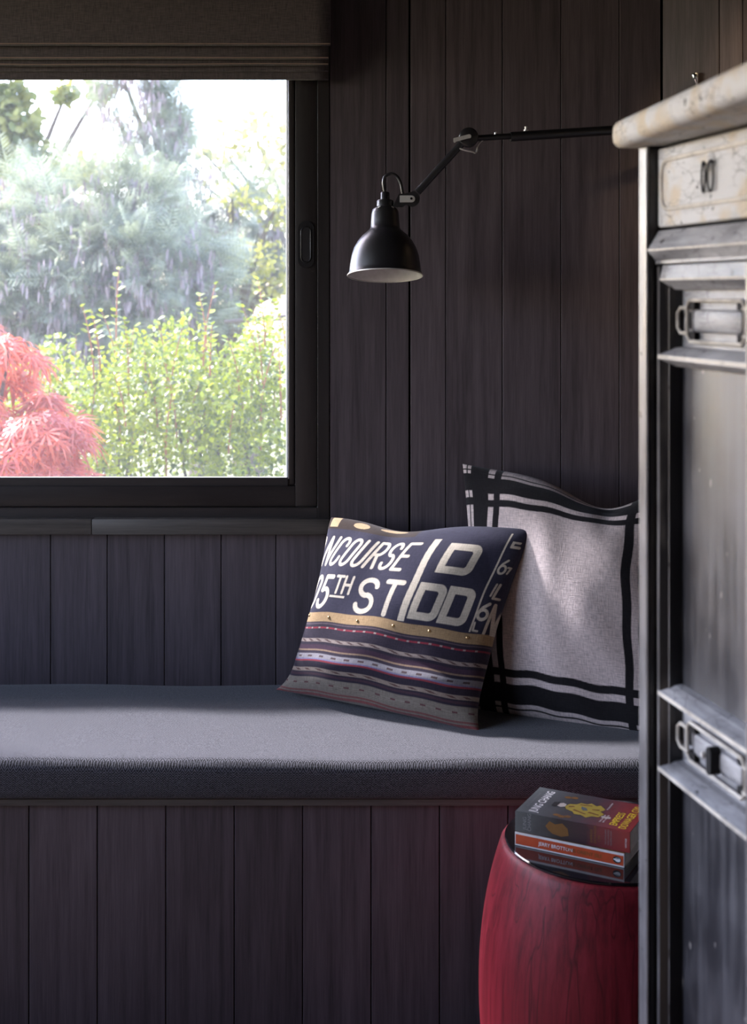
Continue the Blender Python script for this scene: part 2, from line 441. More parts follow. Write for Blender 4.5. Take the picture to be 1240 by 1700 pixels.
# back wall: masonry around the opening, boards on the inside
def joined_boxes(name, boxes, mat, parent=None):
    vs, fs = [], []
    for lo, hi in boxes:
        k = len(vs)
        vs += [(x, y, z) for x in (lo[0], hi[0]) for y in (lo[1], hi[1]) for z in (lo[2], hi[2])]
        fs += [tuple(k + i for i in f) for f in ((0, 1, 3, 2), (4, 6, 7, 5), (0, 4, 5, 1), (2, 3, 7, 6), (0, 2, 6, 4), (1, 5, 7, 3))]
    return mk(name, vs, fs, mat, parent)
B0, B1 = YB + .016, YB + .20
wall = joined_boxes('wall_back', [((XL, B0, ZF), (WX0 - .0, B1, ZC)), ((WX1, B0, ZF), (XC + .25, B1, ZC)),
                                  ((WX0, B0, ZF), (WX1, B1, WZ0)), ((WX0, B0, WZ1), (WX1, B1, ZC))], [M['backing']])
tag(wall, 'dark boarded wall behind the window seat', kind='structure')
O, DX, NY = (0, YB, 0), (1, 0, 0), (0, -1, 0)
PANEL_Z = za(897, YB)
low = [-856, -762, -668, -574, -480, -386, -292, -198, -104, -10, 84, 178, 273, 367, 458, 549]
edges = [xa(p, YB) for p in low]
for a, b in zip([XL] + edges[:-1], edges):
    plank(wall, O, DX, NY, a, b, .30, SILLZ + .01, M['plank'])
for a, b in zip([XL, -2.46], [-2.46, WX0]):          # left of the window
    plank(wall, O, DX, NY, a, b, SILLZ + .011, ZC, M['plank'])
for i in range(12):                                                 # above the window
    a = WX0 + (WX1 - WX0) * i / 12; b = WX0 + (WX1 - WX0) * (i + 1) / 12
    plank(wall, O, DX, NY, a, b, WZ1, ZC, M['plank'])
right = [547, 641, 680]
for a, b in zip(right[:-1], right[1:]):
    plank(wall, O, DX, NY, xa(a, YB), xa(b, YB) - (.0016 if b == 680 else 0), .30 if a != 547 else .30, ZC, M['plank'])
panel = [680, 740, 834, 931, 1028, 1097]
for a, b in zip(panel[:-1], panel[1:]):
    ex = .0016 if a == 680 else 0
    plank(wall, O, DX, NY, xa(a, YB) + ex, xa(b, YB), PANEL_Z + .0012, ZC, M['plank'])
    plank(wall, O, DX, NY, xa(a, YB) + ex, xa(b, YB), .30, PANEL_Z - .0012, M['plank'])

# canted wall at the right of the back wall
CO = Vector((XC, YB, 0))
def canted(s, w, z): return CO + RD * s + RN * w + Vector((0, 0, z))
wr = mk_bm('wall_right', bm_prism([(0, -.016), (1.25, -.016), (1.25, -.14), (0, -.14)], lambda s, w: canted(s, w, ZF), lambda s, w: canted(s, w, ZC), None), M['backing'])
tag(wr, 'canted boarded wall turning forward at the right', kind='structure')
se = [.004, .150, .2075, .350, .4915, .633, .7745, .916, 1.0575, 1.2]
for a, b in zip(se[:-1], se[1:]):
    plank(wr, CO, RD, RN, a, b, ZF, ZC, M['plank'])
ws = box('wall_side', (XR, YR, ZF), (XR + .12, 2.62, ZC), M['plaster']); tag(ws, 'plain side wall of the room behind the cabinet', kind='structure')
wb = box('wall_rear', (XL - .12, YR - .12, ZF), (XR + .12, YR, ZC), M['plaster']); tag(wb, 'plain rear wall of the room', kind='structure')

# left wall with an unseen side window added for fill light
LY0, LY1, LZ0, LZ1 = .6, 2.95, .95, 2.45
wlft = joined_boxes('wall_left', [((XL - .14, YR, ZF), (XL, LY0, ZC)), ((XL - .14, LY1, ZF), (XL, YB + .2, ZC)),
                                  ((XL - .14, LY0, ZF), (XL, LY1, LZ0)), ((XL - .14, LY0, LZ1), (XL, LY1, ZC))], [M['plaster']])
tag(wlft, 'side wall with the added fill window', kind='structure')
w2 = root('fill_window', (XL - .07, 0, LZ0)); tag(w2, 'unseen side window added to fill the room with light', kind='structure')
for lo, hi in (((XL - .1, LY0, LZ0), (XL - .04, LY0 + .05, LZ1)), ((XL - .1, LY1 - .05, LZ0), (XL - .04, LY1, LZ1)),
               ((XL - .1, LY0, LZ0), (XL - .04, LY1, LZ0 + .05)), ((XL - .1, LY0, LZ1 - .05), (XL - .04, LY1, LZ1)),
               ((XL - .1, 2.0, LZ0), (XL - .04, 2.05, LZ1))):
    box('frame_bar', lo, hi, M['frame'], w2)
box('pane', (XL - .075, LY0 + .04, LZ0 + .04), (XL - .071, LY1 - .04, LZ1 - .04), M['glass'], w2)

# ------------------------------------------------------------------ picture window
w1 = root('window_1', (-.9, YB + .05, WZ0)); tag(w1, 'picture window with dark timber sash above the seat', kind='structure')
yf, ys = YB - .002, YB + .006                        # faces of the fixed frame and of the sash
JX = xa(527, yf); JZ = za(843, yf)                   # frame / sash joint
GX, GZ = xa(478.5, YB + .03), za(796.5, YB + .03)    # opening in the glazing bead
SX, SZ = xa(490, ys), za(807, ys)                    # sash / bead joint
TOP = 2.24
box('frame_jamb', (JX, yf, WZ0), (WX1 - .0005, YB + .14, WZ1), M['frame'], w1, .001)
box('frame_jamb', (WX0, yf, WZ0), (WX0 + .03, YB + .14, WZ1), M['frame'], w1, .001)
box('frame_rail', (WX0 + .03, yf, WZ0), (JX, YB + .14, JZ), M['frame_h'], w1, .001)
box('frame_rail', (WX0 + .03, yf, TOP + .03), (JX, YB + .14, WZ1), M['frame_h'], w1, .001)
box('sash_stile', (SX, ys, JZ + .0015), (JX - .0015, YB + .08, TOP + .028), M['frame'], w1, .002, 2)
box('sash_stile', (WX0 + .032, ys, JZ + .0015), (WX0 + .105, YB + .08, TOP + .028), M['frame'], w1, .002, 2)
box('sash_rail', (WX0 + .105, ys, JZ + .0015), (SX, YB + .08, SZ), M['frame_h'], w1, .002, 2)
box('sash_rail', (WX0 + .105, ys, TOP - .05), (SX, YB + .08, TOP + .028), M['frame_h'], w1, .002, 2)
yb = YB + .012
box('glazing_bead', (GX, yb, SZ), (SX - .0005, YB + .04, TOP - .05), M['frame'], w1, .005, 3)
box('glazing_bead', (WX0 + .105, yb, SZ), (WX0 + .125, YB + .04, TOP - .05), M['frame'], w1, .005, 3)
box('glazing_bead', (WX0 + .125, yb, GZ), (GX, YB + .04, SZ - .0005), M['frame_h'], w1, .005, 3)
box('pane', (WX0 + .1, YB + .045, GZ - .01), (GX + .01, YB + .05, TOP - .04), M['glass'], w1)
ysf = YB + .10
sx1, sz0 = xa(475, ysf), za(792.8, ysf)
sf = box('screen_frame', (sx1, ysf, sz0 - .02), (sx1 + .03, ysf + .012, TOP - .02), M['screen_frame'], w1, .001)
box('screen_frame', (WX0 + .08, ysf, sz0 - .02), (sx1, ysf + .012, sz0), M['screen_frame'], w1, .001)
box('screen_frame', (WX0 + .06, ysf, sz0 - .02), (WX0 + .08, ysf + .012, TOP - .02), M['screen_frame'], w1, .001)
mk('insect_screen', [(WX0 + .08, ysf + .005, sz0), (sx1, ysf + .005, sz0), (sx1, ysf + .005, TOP), (WX0 + .08, ysf + .005, TOP)], [(0, 1, 2, 3)], M['screen'], w1)
# flush pull handle in the right stile
hc = PX(508, 406, ys)
pr = pill(.040, .118)
hd = mk_bm('handle', bm_prism(pr, lambda a, b: hc + Vector((a, -.0035, b)), lambda a, b: hc + Vector((a, .002, b)), None), M['handle_black'], w1)
pth = [hc + Vector((a, -.0035, b)) for a, b in pill(.024, .088)]
tube('handle_rim', pth, .0022, M['handle_black'], hd, 6, closed=True)
mk_bm('handle_cup', bm_prism(pill(.021, .085), lambda a, b: hc + Vector((a, -.0042, b)), lambda a, b: hc + Vector((a, -.003, b)), None), M['lamp_black'], hd)
# sill shelf
y0 = YB - .028
sr, sz_t, sz_b = xa(547, y0), za(862, y0), za(888, y0)
sillm = xa(152, y0)
box('window_sill', (sillm + .0004, y0, sz_b), (sr, YB + .02, sz_t), M['plank_h'], w1, .0025, 2)
box('window_sill', (XL + .002, y0, sz_b), (sillm - .0004, YB + .02, sz_t), M['plank_h'], w1, .0025, 2)

# ------------------------------------------------------------------ roman blind
bl = root('roman_blind', (-.95, YB - .04, 2.02)); tag(bl, 'dark brown linen roman blind gathered in folds above the window', 'blind')
def strip(name, pt, pb, Y, thick, pr_, wav=.0, lean=.0):
    x1 = xa(pr_, Y); x0 = WX0 - .03; n = 60; zt = za(pt, Y) if pt is not None else 2.52; zb = za(pb, Y)
    vs, fs = [], []; prof = []
    k = 5
    # closed outline: front top, down to a rounded hem, back up
    out = [(0, zt), (-lean * .5, (zt + zb) / 2)]
    for i in range(k + 1):
        a = math.pi * i / k; out.append((-lean + thick / 2 - thick / 2 * math.cos(a), zb + thick / 2 - thick / 2 * math.sin(a)))
    out += [(thick, (zt + zb) / 2), (thick, zt)]
    m = len(out)
    for i in range(n + 1):
        x = x0 + (x1 - x0) * i / n
        wz = wav * (math.sin(x * 7.1 + pb) * .6 + math.sin(x * 17 + pb * 2) * .4) * (1 - i / n * .7)
        for j, (dy, z) in enumerate(out):
            low_ = 1.0 if 1 < j < m - 2 else .3
            vs.append((x, Y + dy + wz * .5, z + wz * low_))
    for i in range(n):
        for j in range(m): fs.append((i * m + j, i * m + (j + 1) % m, (i + 1) * m + (j + 1) % m, (i + 1) * m + j))
    fs.append(tuple(range(m))[::-1]); fs.append(tuple(n * m + j for j in range(m)))
    return mk(name, vs, fs, M['blind'], bl, smooth=True)
def lit_edge(parent, pb, Y, pr_, wav, lean):
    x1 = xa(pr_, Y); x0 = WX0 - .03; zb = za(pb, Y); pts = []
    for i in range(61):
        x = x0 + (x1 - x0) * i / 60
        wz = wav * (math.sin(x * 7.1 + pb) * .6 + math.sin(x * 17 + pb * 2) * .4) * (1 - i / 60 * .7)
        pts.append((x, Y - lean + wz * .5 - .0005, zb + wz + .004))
    tube('lit_edge', pts, .0013, M['lit_edge'], parent, 6)
M['lit_edge'] = plain('lit_edge_tan', (.30, .20, .16), .9)  # tan tubes paint in the light caught along the fold bottoms
for nm, pt, pb, Y, th, pr_, wav, lean, sm in (('blind_panel', None, 76, YB - .105, .012, 548.5, .001, .006, .0), ('fold', 60, 99.5, YB - .078, .010, 545.5, .0022, .010, 1), ('fold', 80, 110, YB - .062, .009, 545, .0035, .009, 1), ('fold', 92, 119, YB - .050, .008, 545, .0015, .003, 0), ('hem_bar', 100, 132.5, YB - .044, .010, 545, .0008, .0, 0)):
    o_ = strip(nm, pt, pb, Y, th, pr_, wav, lean)
    if sm or nm == 'blind_panel': lit_edge(o_, pb, Y, pr_, wav, lean)
box('headrail', (WX0 - .03, YB - .10, 2.50), (xa(548, YB - .10), YB - .001, 2.55), M['frame_h'], bl, .002)

# ------------------------------------------------------------------ built-in window seat
YF = 2.745                                             # bench front boards
XE = 1.40
bench = root('window_seat', (-.6, 3.0, ZF)); tag(bench, 'built-in dark boarded window seat with a thin timber top', 'bench')
ZS0, ZS1 = za(1337.5, YF - .012), za(1327, YF - .012)
def bench_slab(name, yA, yB_, z0, z1, mat):
    fx = lambda y: min(XE, XC + (YB - y) * 1.428 - .012)
    pr_ = [(XL + .002, yA), (fx(yA), yA)] + [(fx(y), y) for y in (2.84, 3.0)] + [(fx(yB_), yB_), (XL + .002, yB_)]
    return mk_bm(name, bm_prism(pr_, lambda x, y: Vector((x, y, z0)), lambda x, y: Vector((x, y, z1)), None), mat, bench)
bench_slab('carcass', YF + .016, YB - .02, ZF, ZS0 - .001, M['backing'])
bx = [48 + 113.6 * i for i in range(-11, 14)]
for a, b in zip(bx[:-1], bx[1:]):
    A, Bq = xa(a, YF), xa(b, YF)
    if A < XL + .01: continue
    if Bq > XE: break
    plank(bench, (0, YF, 0), DX, NY, A, Bq, ZF + .002, ZS0, M['plank'])
bench_slab('seat_board', YF - .012, YB - .02, ZS0, ZS1, M['plank_h'])

# long seat cushion
def seat_cushion():
    x0, x1, yA, yB_, z0, z1 = XL + .01, 1.4, YF - .022, YB - .022, ZS1 + .0005, .531
    nx, nprof = 150, 0; prof = []
    r = .024
    ys_ = list(np.linspace(yB_ - .02, yA + r, 26))
    for a in np.linspace(0, math.pi / 2, 6): prof.append((yB_ - .02 + .02 * math.cos(a), z1 - .02 + .02 * math.sin(a)))
    for y in ys_[1:-1]: prof.append((y, z1))
    for a in np.linspace(math.pi / 2, math.pi, 9): prof.append((yA + r + r * math.cos(a), z1 - r + r * math.sin(a)))
    for z in np.linspace(z1 - r, z0 + .014, 6)[1:-1]: prof.append((yA, z))
    for a in np.linspace(math.pi, 1.5 * math.pi, 5): prof.append((yA + .014 + .014 * math.cos(a), z0 + .014 + .014 * math.sin(a)))
    prof.append((yB_, z0)); m = len(prof); vs, fs = [], []
    for i in range(nx + 1):
        e = min(1, min(i, nx - i) / 3)
        for (y, z) in prof:
            x = x0 + (min(x1, XC + (YB - y) * 1.428 - .02) - x0) * i / nx
            top = max(0, (z - z0) / (z1 - z0)); mid = math.sin(max(0, min(1, (y - yA) / (yB_ - yA))) * math.pi)
            dz = top * (.004 * mid + .0022 * math.sin(x * 5.3 + y * 4) + .0016 * math.sin(x * 13 + y * 11))
            dy = -.003 * math.sin((z - z0) / (z1 - z0) * math.pi) * (1 if y < yA + .03 else 0) + .002 * math.sin(x * 9) * top
            # seats of the pillows press the top down a little
            dz -= .004 * top * math.exp(-((x - .1) / .3) ** 2 - ((y - 3.05) / .15) ** 2)
            vs.append((x, y + dy, z + dz - (1 - e) * .01 * top))
    for i in range(nx):
        for j in range(m): fs.append((i * m + j, (i + 1) * m + j, (i + 1) * m + (j + 1) % m, i * m + (j + 1) % m))
    fs.append(tuple(range(m))); fs.append(tuple(nx * m + j for j in range(m))[::-1])
    bm = bmesh.new(); V = [bm.verts.new(v) for v in vs]
    for f in fs: bm.faces.new([V[i] for i in f])
    return mk_bm('seat_cushion', bm, M['herringbone'], None, smooth=True, angle=60)
sc_ = seat_cushion(); tag(sc_, 'long grey herringbone wool cushion lying on the window seat', 'cushion')

# ------------------------------------------------------------------ throw pillows
def arc(cx, cy, rx, ry, a0, a1, n=14):
    return [(cx + rx * math.cos(math.radians(a0 + (a1 - a0) * i / n)), cy + ry * math.sin(math.radians(a0 + (a1 - a0) * i / n))) for i in range(n + 1)]
GLY = {
 'N': [[(0, 0), (0, 1), (1, 0), (1, 1)]],
 'C': [[(1, .72)] + arc(.5, .78, .5, .22, 0, 180) + arc(.5, .22, .5, .22, 180, 360) + [(1, .28)]],
 'O': [arc(.5, .78, .5, .22, 0, 180) + arc(.5, .22, .5, .22, 180, 360) + [(1, .78)]],
 'U': [[(0, 1)] + arc(.5, .22, .5, .22, 180, 360) + [(1, 1)]],
 'R': [[(0, 0), (0, 1), (.5, 1)] + arc(.5, .75, .5, .25, 90, -90) + [(0, .5)], [(.45, .5), (1, 0)]],
 'S': [arc(.5, .76, .5, .24, 10, 180) + arc(.5, .76, .5, .26, 180, 262, 6) + arc(.5, .25, .5, .27, 82, 0, 6) + arc(.5, .24, .5, .24, 0, -170)],
 'E': [[(1, 1), (0, 1), (0, 0), (1, 0)], [(0, .5), (.8, .5)]],
 '5': [[(.95, 1), (.15, 1), (.08, .56)] + arc(.48, .30, .5, .30, 125, -160)],
 'T': [[(0, 1), (1, 1)], [(.5, 1), (.5, 0)]],
 'H': [[(0, 0), (0, 1)], [(1, 0), (1, 1)], [(0, .5), (1, .5)]],
 'D': [[(0, 0), (0, 1), (.74, 1)] + arc(.74, .78, .26, .22, 90, 0, 5) + arc(.74, .22, .26, .22, 0, -90, 5) + [(0, 0)]],
 '6': [arc(.5, .3, .5, .3, 0, 360), [(.85, 1), (.3, .72), (.02, .4)]],
 'L': [[(0, 1), (0, 0), (1, 0)]], 'I': [[(.5, 0), (.5, 1)]], 'M': [[(0, 0), (0, 1), (.5, .2), (1, 1), (1, 0)]], '1': [[(.2, .8), (.6, 1), (.6, 0)]], '7': [[(0, 1), (1, 1), (.3, 0)]],
}
def stroke_sdf(S, T, W, H, glyphs):
    """distance (metres) to the nearest letter outline edge; glyphs: (char, s0, s1, t0, t1, stroke, shear)"""
    D = np.full(S.shape, 1.0)
    for ch, s0, s1, t0, t1, sw, shear in glyphs:
        mask = (S > s0 - .06) & (S < s1 + .12) & (T > t0 - .05) & (T < t1 + .05)
        xs, ys__ = S[mask] * W, T[mask] * H; best = np.full(xs.shape, 1.0)
        if ch == 'D':
            y = ys__ - t0 * H; x = xs - s0 * W - shear * y * W / H; w_, h_ = (s1 - s0) * W, (t1 - t0) * H
            def rbox(g, r):
                qx = x - w_ / 2; qy = np.abs(y - h_ / 2); rr = np.where(qx > 0, r, .0012); ax_ = np.abs(qx) - w_ / 2 - g + rr; ay_ = qy - h_ / 2 - g + rr
                return np.hypot(np.maximum(ax_, 0), np.maximum(ay_, 0)) + np.minimum(np.maximum(ax_, ay_), 0) - rr
            D[mask] = np.minimum(D[mask], np.maximum(rbox(sw / 2, .019), -rbox(-sw / 2, .006))); continue
        for pl in GLY[ch]:
            P = [((s0 + (s1 - s0) * x + shear * y * (t1 - t0)) * W, (t0 + (t1 - t0) * y) * H) for x, y in pl]
            for (ax, ay), (bx_, by) in zip(P[:-1], P[1:]):
                dx, dy = bx_ - ax, by - ay; L2 = dx * dx + dy * dy + 1e-12
                k = np.clip(((xs - ax) * dx + (ys__ - ay) * dy) / L2, 0, 1)
                best = np.minimum(best, np.hypot(xs - ax - k * dx, ys__ - ay - k * dy))
        D[mask] = np.minimum(D[mask], best - sw / 2)
    return D
def sst(x, a, b): return np.clip((x - a) / (b - a), 0, 1)

def pillow(name, TL, TR, BR, BL, tf, tb, color_fn, mat, shape_fn, n=360, nb=70, pw=.45):
    TL, TR, BR, BL = [np.array(v) for v in (TL, TR, BR, BL)]
    ax = (TR + BR - TL - BL) / 2; ay = (TL + TR - BL - BR) / 2
    nrm = np.cross(ax, ay); nrm /= np.linalg.norm(nrm)
    if nrm[1] > 0: nrm = -nrm
    W, H = np.linalg.norm(ax), np.linalg.norm(ay)
    def side(k, thick, sgn):
        g = np.sin(np.linspace(-math.pi / 2, math.pi / 2, k)) * .5 + np.linspace(-1, 1, k) * .5
        U, V = np.meshgrid(g, g); U2, V2, dn = shape_fn(U, V, sgn)
        s, t = (U2 + 1) / 2, (V2 + 1) / 2
        P = (1 - s)[..., None] * (1 - t)[..., None] * BL + s[..., None] * (1 - t)[..., None] * BR + (1 - s)[..., None] * t[..., None] * TL + s[..., None] * t[..., None] * TR
        T = thick * (np.clip(1 - U ** 2, 0, 1) * np.clip(1 - V ** 2, 0, 1)) ** pw
        env = np.clip((1 - U ** 2) * (1 - V ** 2) * 4, 0, 1)
        P = P + nrm * (sgn * T + dn * env)[..., None]
        c = color_fn((U + 1) / 2, (V + 1) / 2, W, H, sgn)
        st = np.stack([(U + 1) / 2 * W, (V + 1) / 2 * H, np.zeros_like(U)], -1)
        i = np.arange(k * k).reshape(k, k)
        f = np.stack([i[:-1, :-1], i[:-1, 1:], i[1:, 1:], i[1:, :-1]], -1).reshape(-1, 4)
        if sgn < 0: f = f[:, ::-1]
        return P.reshape(-1, 3), f, c.reshape(-1, 3), st.reshape(-1, 3), P
    P1, f1, c1, s1, grid = side(n, tf, 1); P2, f2, c2, s2, _ = side(nb, tb, -1)
    P = np.concatenate([P1, P2]); f = np.concatenate([f1, f2 + len(P1)]); c = np.concatenate([c1, c2]); st = np.concatenate([s1, s2])
    base = Vector((BL + BR) / 2)
    me = bpy.data.meshes.new(name)
    me.vertices.add(len(P)); me.vertices.foreach_set('co', (P - np.array(base)).astype('f').ravel())
    me.loops.add(f.size); me.loops.foreach_set('vertex_index', f.astype('i').ravel())
    me.polygons.add(len(f)); me.polygons.foreach_set('loop_start', np.arange(0, f.size, 4, dtype='i'))
    me.polygons.foreach_set('use_smooth', np.ones(len(f), bool))
    a = me.attributes.new('Col', 'FLOAT_COLOR', 'POINT'); a.data.foreach_set('color', np.concatenate([c, np.ones((len(c), 1))], 1).astype('f').ravel())
    a = me.attributes.new('st', 'FLOAT_VECTOR', 'POINT'); a.data.foreach_set('vector', st.astype('f').ravel())
    me.materials.append(mat); me.update(calc_edges=True)
    return me, base, grid, nrm

CREAM = np.array((.56, .48, .375)); NAVY = np.array((.030, .027, .045)); TAN = np.array((.36, .235, .12)); PLUM = np.array((.030, .022, .034))
def color_a(s, t, W, H, sgn):
    c = np.empty(s.shape + (3,)); c[:] = NAVY
    def put(m, col):
        m = np.clip(m, 0, 1)[..., None]; c[:] = c * (1 - m) + np.array(col) * m
    # lower half: woven stripes
    tw = t + .006 * np.sin(s * 9 + 1) + .0035 * np.sin(s * 23)
    put(t < .43, PLUM)
    def line(tc, hw, col, k=1.0): put(k * (1 - sst(np.abs(tw - tc), hw, hw + .003)), col)
    line(.388, .0015, (.16, .11, .12), .6); line(.366, .0028, (.24, .03, .045))
    put((1 - sst(np.abs(tw - .366), .0025, .005)) * (np.sin(s * 120) > .75), (.35, .27, .24))
    line(.300, .0075, (.30, .235, .20)); put((1 - sst(np.abs(tw - .300), .005, .008)) * (np.sin(s * 95 + t * 240) > .45), (.10, .06, .055))
    line(.262, .012, (.055, .028, .045)); line(.247, .0026, (.26, .17, .11))
    line(.213, .013, (.225, .205, .215)); put((1 - sst(np.abs(tw - .213), .004, .006)) * (np.sin(s * 88) > .35), (.08, .05, .05))
    line(.196, .0025, (.16, .15, .25)); line(.189, .003, (.25, .04, .05))
    line(.142, .0085, (.28, .215, .17)); put((1 - sst(np.abs(tw - .142), .004, .006)) * (np.sin(s * 70 + t * 200) > .4), (.11, .06, .05))
    line(.118, .004, (.06, .03, .04))
    put(sst(.103 - tw, 0, .004), (.23, .195, .155))
    put((tw < .10) * (np.sin(tw * 800) > .5) * .55, (.13, .10, .085))
    line(.072, .004, (.23, .195, .155)); put((1 - sst(np.abs(tw - .072), .003, .005)) * (np.sin(s * 85) > .5), (.12, .05, .05))
    line(.03, .003, (.20, .05, .05), .8); line(.012, .005, (.26, .06, .06), .9)
    # tan strap
    put(sst(tw, .397, .400) * (1 - sst(tw, .448, .451)), TAN)
    # sign lettering
    G = []
    for i, ch in enumerate('NCOURSE'):
        a = .020 + i * .0735; G.append((ch, a, a + .046, .715, .875, .0080, .30))
    G += [('O', -.06, -.028, .71, .875, .0075, .30), ('O', .015, .062, .475, .645, .0105, .10), ('5', .095, .155, .475, .645, .0105, .08)]
    G += [('T', .185, .228, .56, .65, .0062, .10), ('H', .243, .283, .56, .65, .0062, .10)]
    G += [('S', .335, .42, .475, .645, .0115, .08), ('T', .465, .54, .475, .645, .0115, .08)]
    G += [('D', .695, .815, .735, .865, .0165, .08), ('D', .635, .730, .488, .640, .0165, .08), ('D', .768, .858, .488, .640, .0165, .08)]
    G += [('6', .936, .966, .755, .825, .0045, .06), ('7', .975, .986, .76, .79, .0035, 0), ('E', .955, .985, .895, .945, .006, .1)]
    G += [('I', .935, .960, .64, .70, .004, .15), ('L', .960, .985, .63, .70, .005, .15), ('6', .915, .958, .52, .60, .0065, .06), ('L', .915, .935, .462, .50, .004, 0), ('N', .965, .995, .455, .60, .006, .1)]
    d = stroke_sdf(s, t, W, H, G); ok = (t > .452) & (t < .925)
    put((1 - sst(d, -.0004, .0008)) * ok, CREAM)
    def bar(s0, s1, t0, t1, lean=0):
        sc2 = s - lean * (t - .45)
        put(sst(sc2, s0 - .002, s0) * (1 - sst(sc2, s1, s1 + .002)) * (t > t0) * (t < t1), CREAM)
    bar(.575, .605, .452, .905, .07); bar(.900, .906, .452, .965, .06); bar(.175, .265, .532, .544)
    # folded-over rim above the print
    top = .925 - .06 * np.exp(-((s - .35) / .22) ** 2) * 0
    m = sst(t, .925, .93) * (s < .50)
    put(m, (.035, .022, .016))
    bl_ = ((np.abs(s - .045) < .025) & (t > .94)) | (np.hypot((s - .20) / .045, (t - .965) / .02) < 1) | (np.hypot((s - .37) / .07, (t - .975) / .012) < 1)
    put(bl_ * 1.0 * (s < .5), (.42, .29, .16))
    if sgn < 0: c[:] = np.array((.03, .022, .02))
    return c
def shape_a(U, V, sgn):
    kt = .12 * np.exp(-((U + .25) / .45) ** 2) * (1 - U ** 2)
    lo = (1 - np.abs(V) ** 7) * np.where(V < 0, 1.0, (1 - np.clip(V, 0, 1) ** 1.2))
    U2 = U * (1 - np.where(U < 0, .135, .085) * lo * np.abs(U) ** 2)
    V2 = V - np.where(V > 0, V ** 3, 0) * kt - np.where(V < 0, V ** 3, 0) * .02 * (1 - U ** 2)
    U2 = U2 + .05 * np.where(V > 0, V, 0) ** 2 * (1 - U ** 2) * .3
    dn = .005 * np.sin(3.5 * U + 2 * V) + .003 * np.sin(7 * U - 4 * V + 1) + .0022 * np.sin(11 * V + 5 * U) - .013 * np.exp(-((U + .25) / .16) ** 2 - ((V - .9) / .45) ** 2)
    dn = dn - .010 * np.exp(-(((U - .8) / .22) ** 2)) * np.exp(-((V + .2) / .35) ** 2) + .006 * np.exp(-((V + .62) / .08) ** 2) * (U < 2) - .006 * np.exp(-((V + .48) / .06) ** 2) * np.exp(-((U - .7) / .3) ** 2)
    return U2, V2, dn * (1 if sgn > 0 else .3)
pa_TL, pa_TR = PX(550, 859, 3.245), PX(882, 879, 3.05)
pa_BR, pa_BL = PX(797, 1217, 2.915), PX(458, 1145, 3.17)
meA, baseA, gridA, nA = pillow('throw_pillow', pa_TL, pa_TR, pa_BR, pa_BL, .100, .045, color_a, M['kilim'], shape_a, 430)
pilA = root('throw_pillow', baseA); tag(pilA, 'navy throw pillow with cream street-sign lettering above woven stripes', 'pillow', 'throw pillows on the window seat')
link_mesh('pillow_cover', meA, pilA)
k = gridA.shape[0]
gl = np.sin(np.linspace(-math.pi / 2, math.pi / 2, k)) * .5 + np.linspace(-1, 1, k) * .5
for s in (.06, .215, .38, .56, .73, .90):
    i = int(np.argmin(np.abs((gl + 1) / 2 - s))); j = int(np.argmin(np.abs((gl + 1) / 2 - .424)))
    p = Vector(gridA[j, i]); q = Vector(gridA[j, min(i + 1, k - 1)]) - p; r_ = Vector(gridA[j + 1, i]) - p
    nn = q.cross(r_).normalized()
    lathe('stud', [(.0036, 0), (.0034, .0012), (.002, .0026), (0, .003)], M['brass'], pilA, p, nn, 10, cap=False)

BEIGE = np.array((.60, .49, .455)); BLACK = np.array((.013, .011, .012))
def color_b(s, t, W, H, sgn):
    c = np.empty(s.shape + (3,)); c[:] = BEIGE
    wob = .0018 * np.sin(s * 31) + .0014 * np.sin(t * 27 + 1) + .004 * np.sin(s * 8 + 2) * np.sin(t * 7 + .5)
    de = [s * W + wob, (1 - s) * W + wob, t * H + wob, (1 - t) * H + wob]
    blk = np.zeros(s.shape)
    for d in de:
        for a, b in ((.016, .0195), (.028, .068), (.083, .101)):
            blk = np.maximum(blk, sst(d, a - .0007, a + .0007) * (1 - sst(d, b - .0007, b + .0007)))
    c = c * (1 - blk[..., None]) + BLACK * blk[..., None]
    return c
def shape_b(U, V, sgn):
    kt = .23 * np.exp(-((U - .36) / .44) ** 2) + .05 * (1 - U ** 2)
    U2 = U * (1 - .05 * (1 - V ** 2) * np.abs(U) ** 2)
    V2 = V - np.where(V > 0, V ** 3, 0) * kt
    dn = .006 * np.sin(2.6 * U + 2.2 * V + .4) + .004 * np.sin(6 * U - 3 * V) + .002 * np.sin(11 * U + 8 * V)
    dn = dn - .022 * np.exp(-((U - .40) / .10) ** 2 - ((V - 1.0) / .35) ** 2) + .010 * np.exp(-((U + .12) / .14) ** 2 - ((V - .15) / .6) ** 2)
    return U2, V2, dn * (1 if sgn > 0 else .3)
pb_TL, pb_TR = PX(768, 770, 3.235), PX(1128, 800, 3.06)
pb_BR, pb_BL = PX(1118, 1232, 2.885), PX(785, 1178, 3.08)
meB, baseB, gridB, nB = pillow('throw_pillow', pb_TL, pb_TR, pb_BR, pb_BL, .105, .05, color_b, M['hemp'], shape_b, 330)
pilB = root('throw_pillow', baseB); tag(pilB, 'beige linen throw pillow with black striped border leaning at the back', 'pillow', 'throw pillows on the window seat')
link_mesh('pillow_cover', meB, pilB)

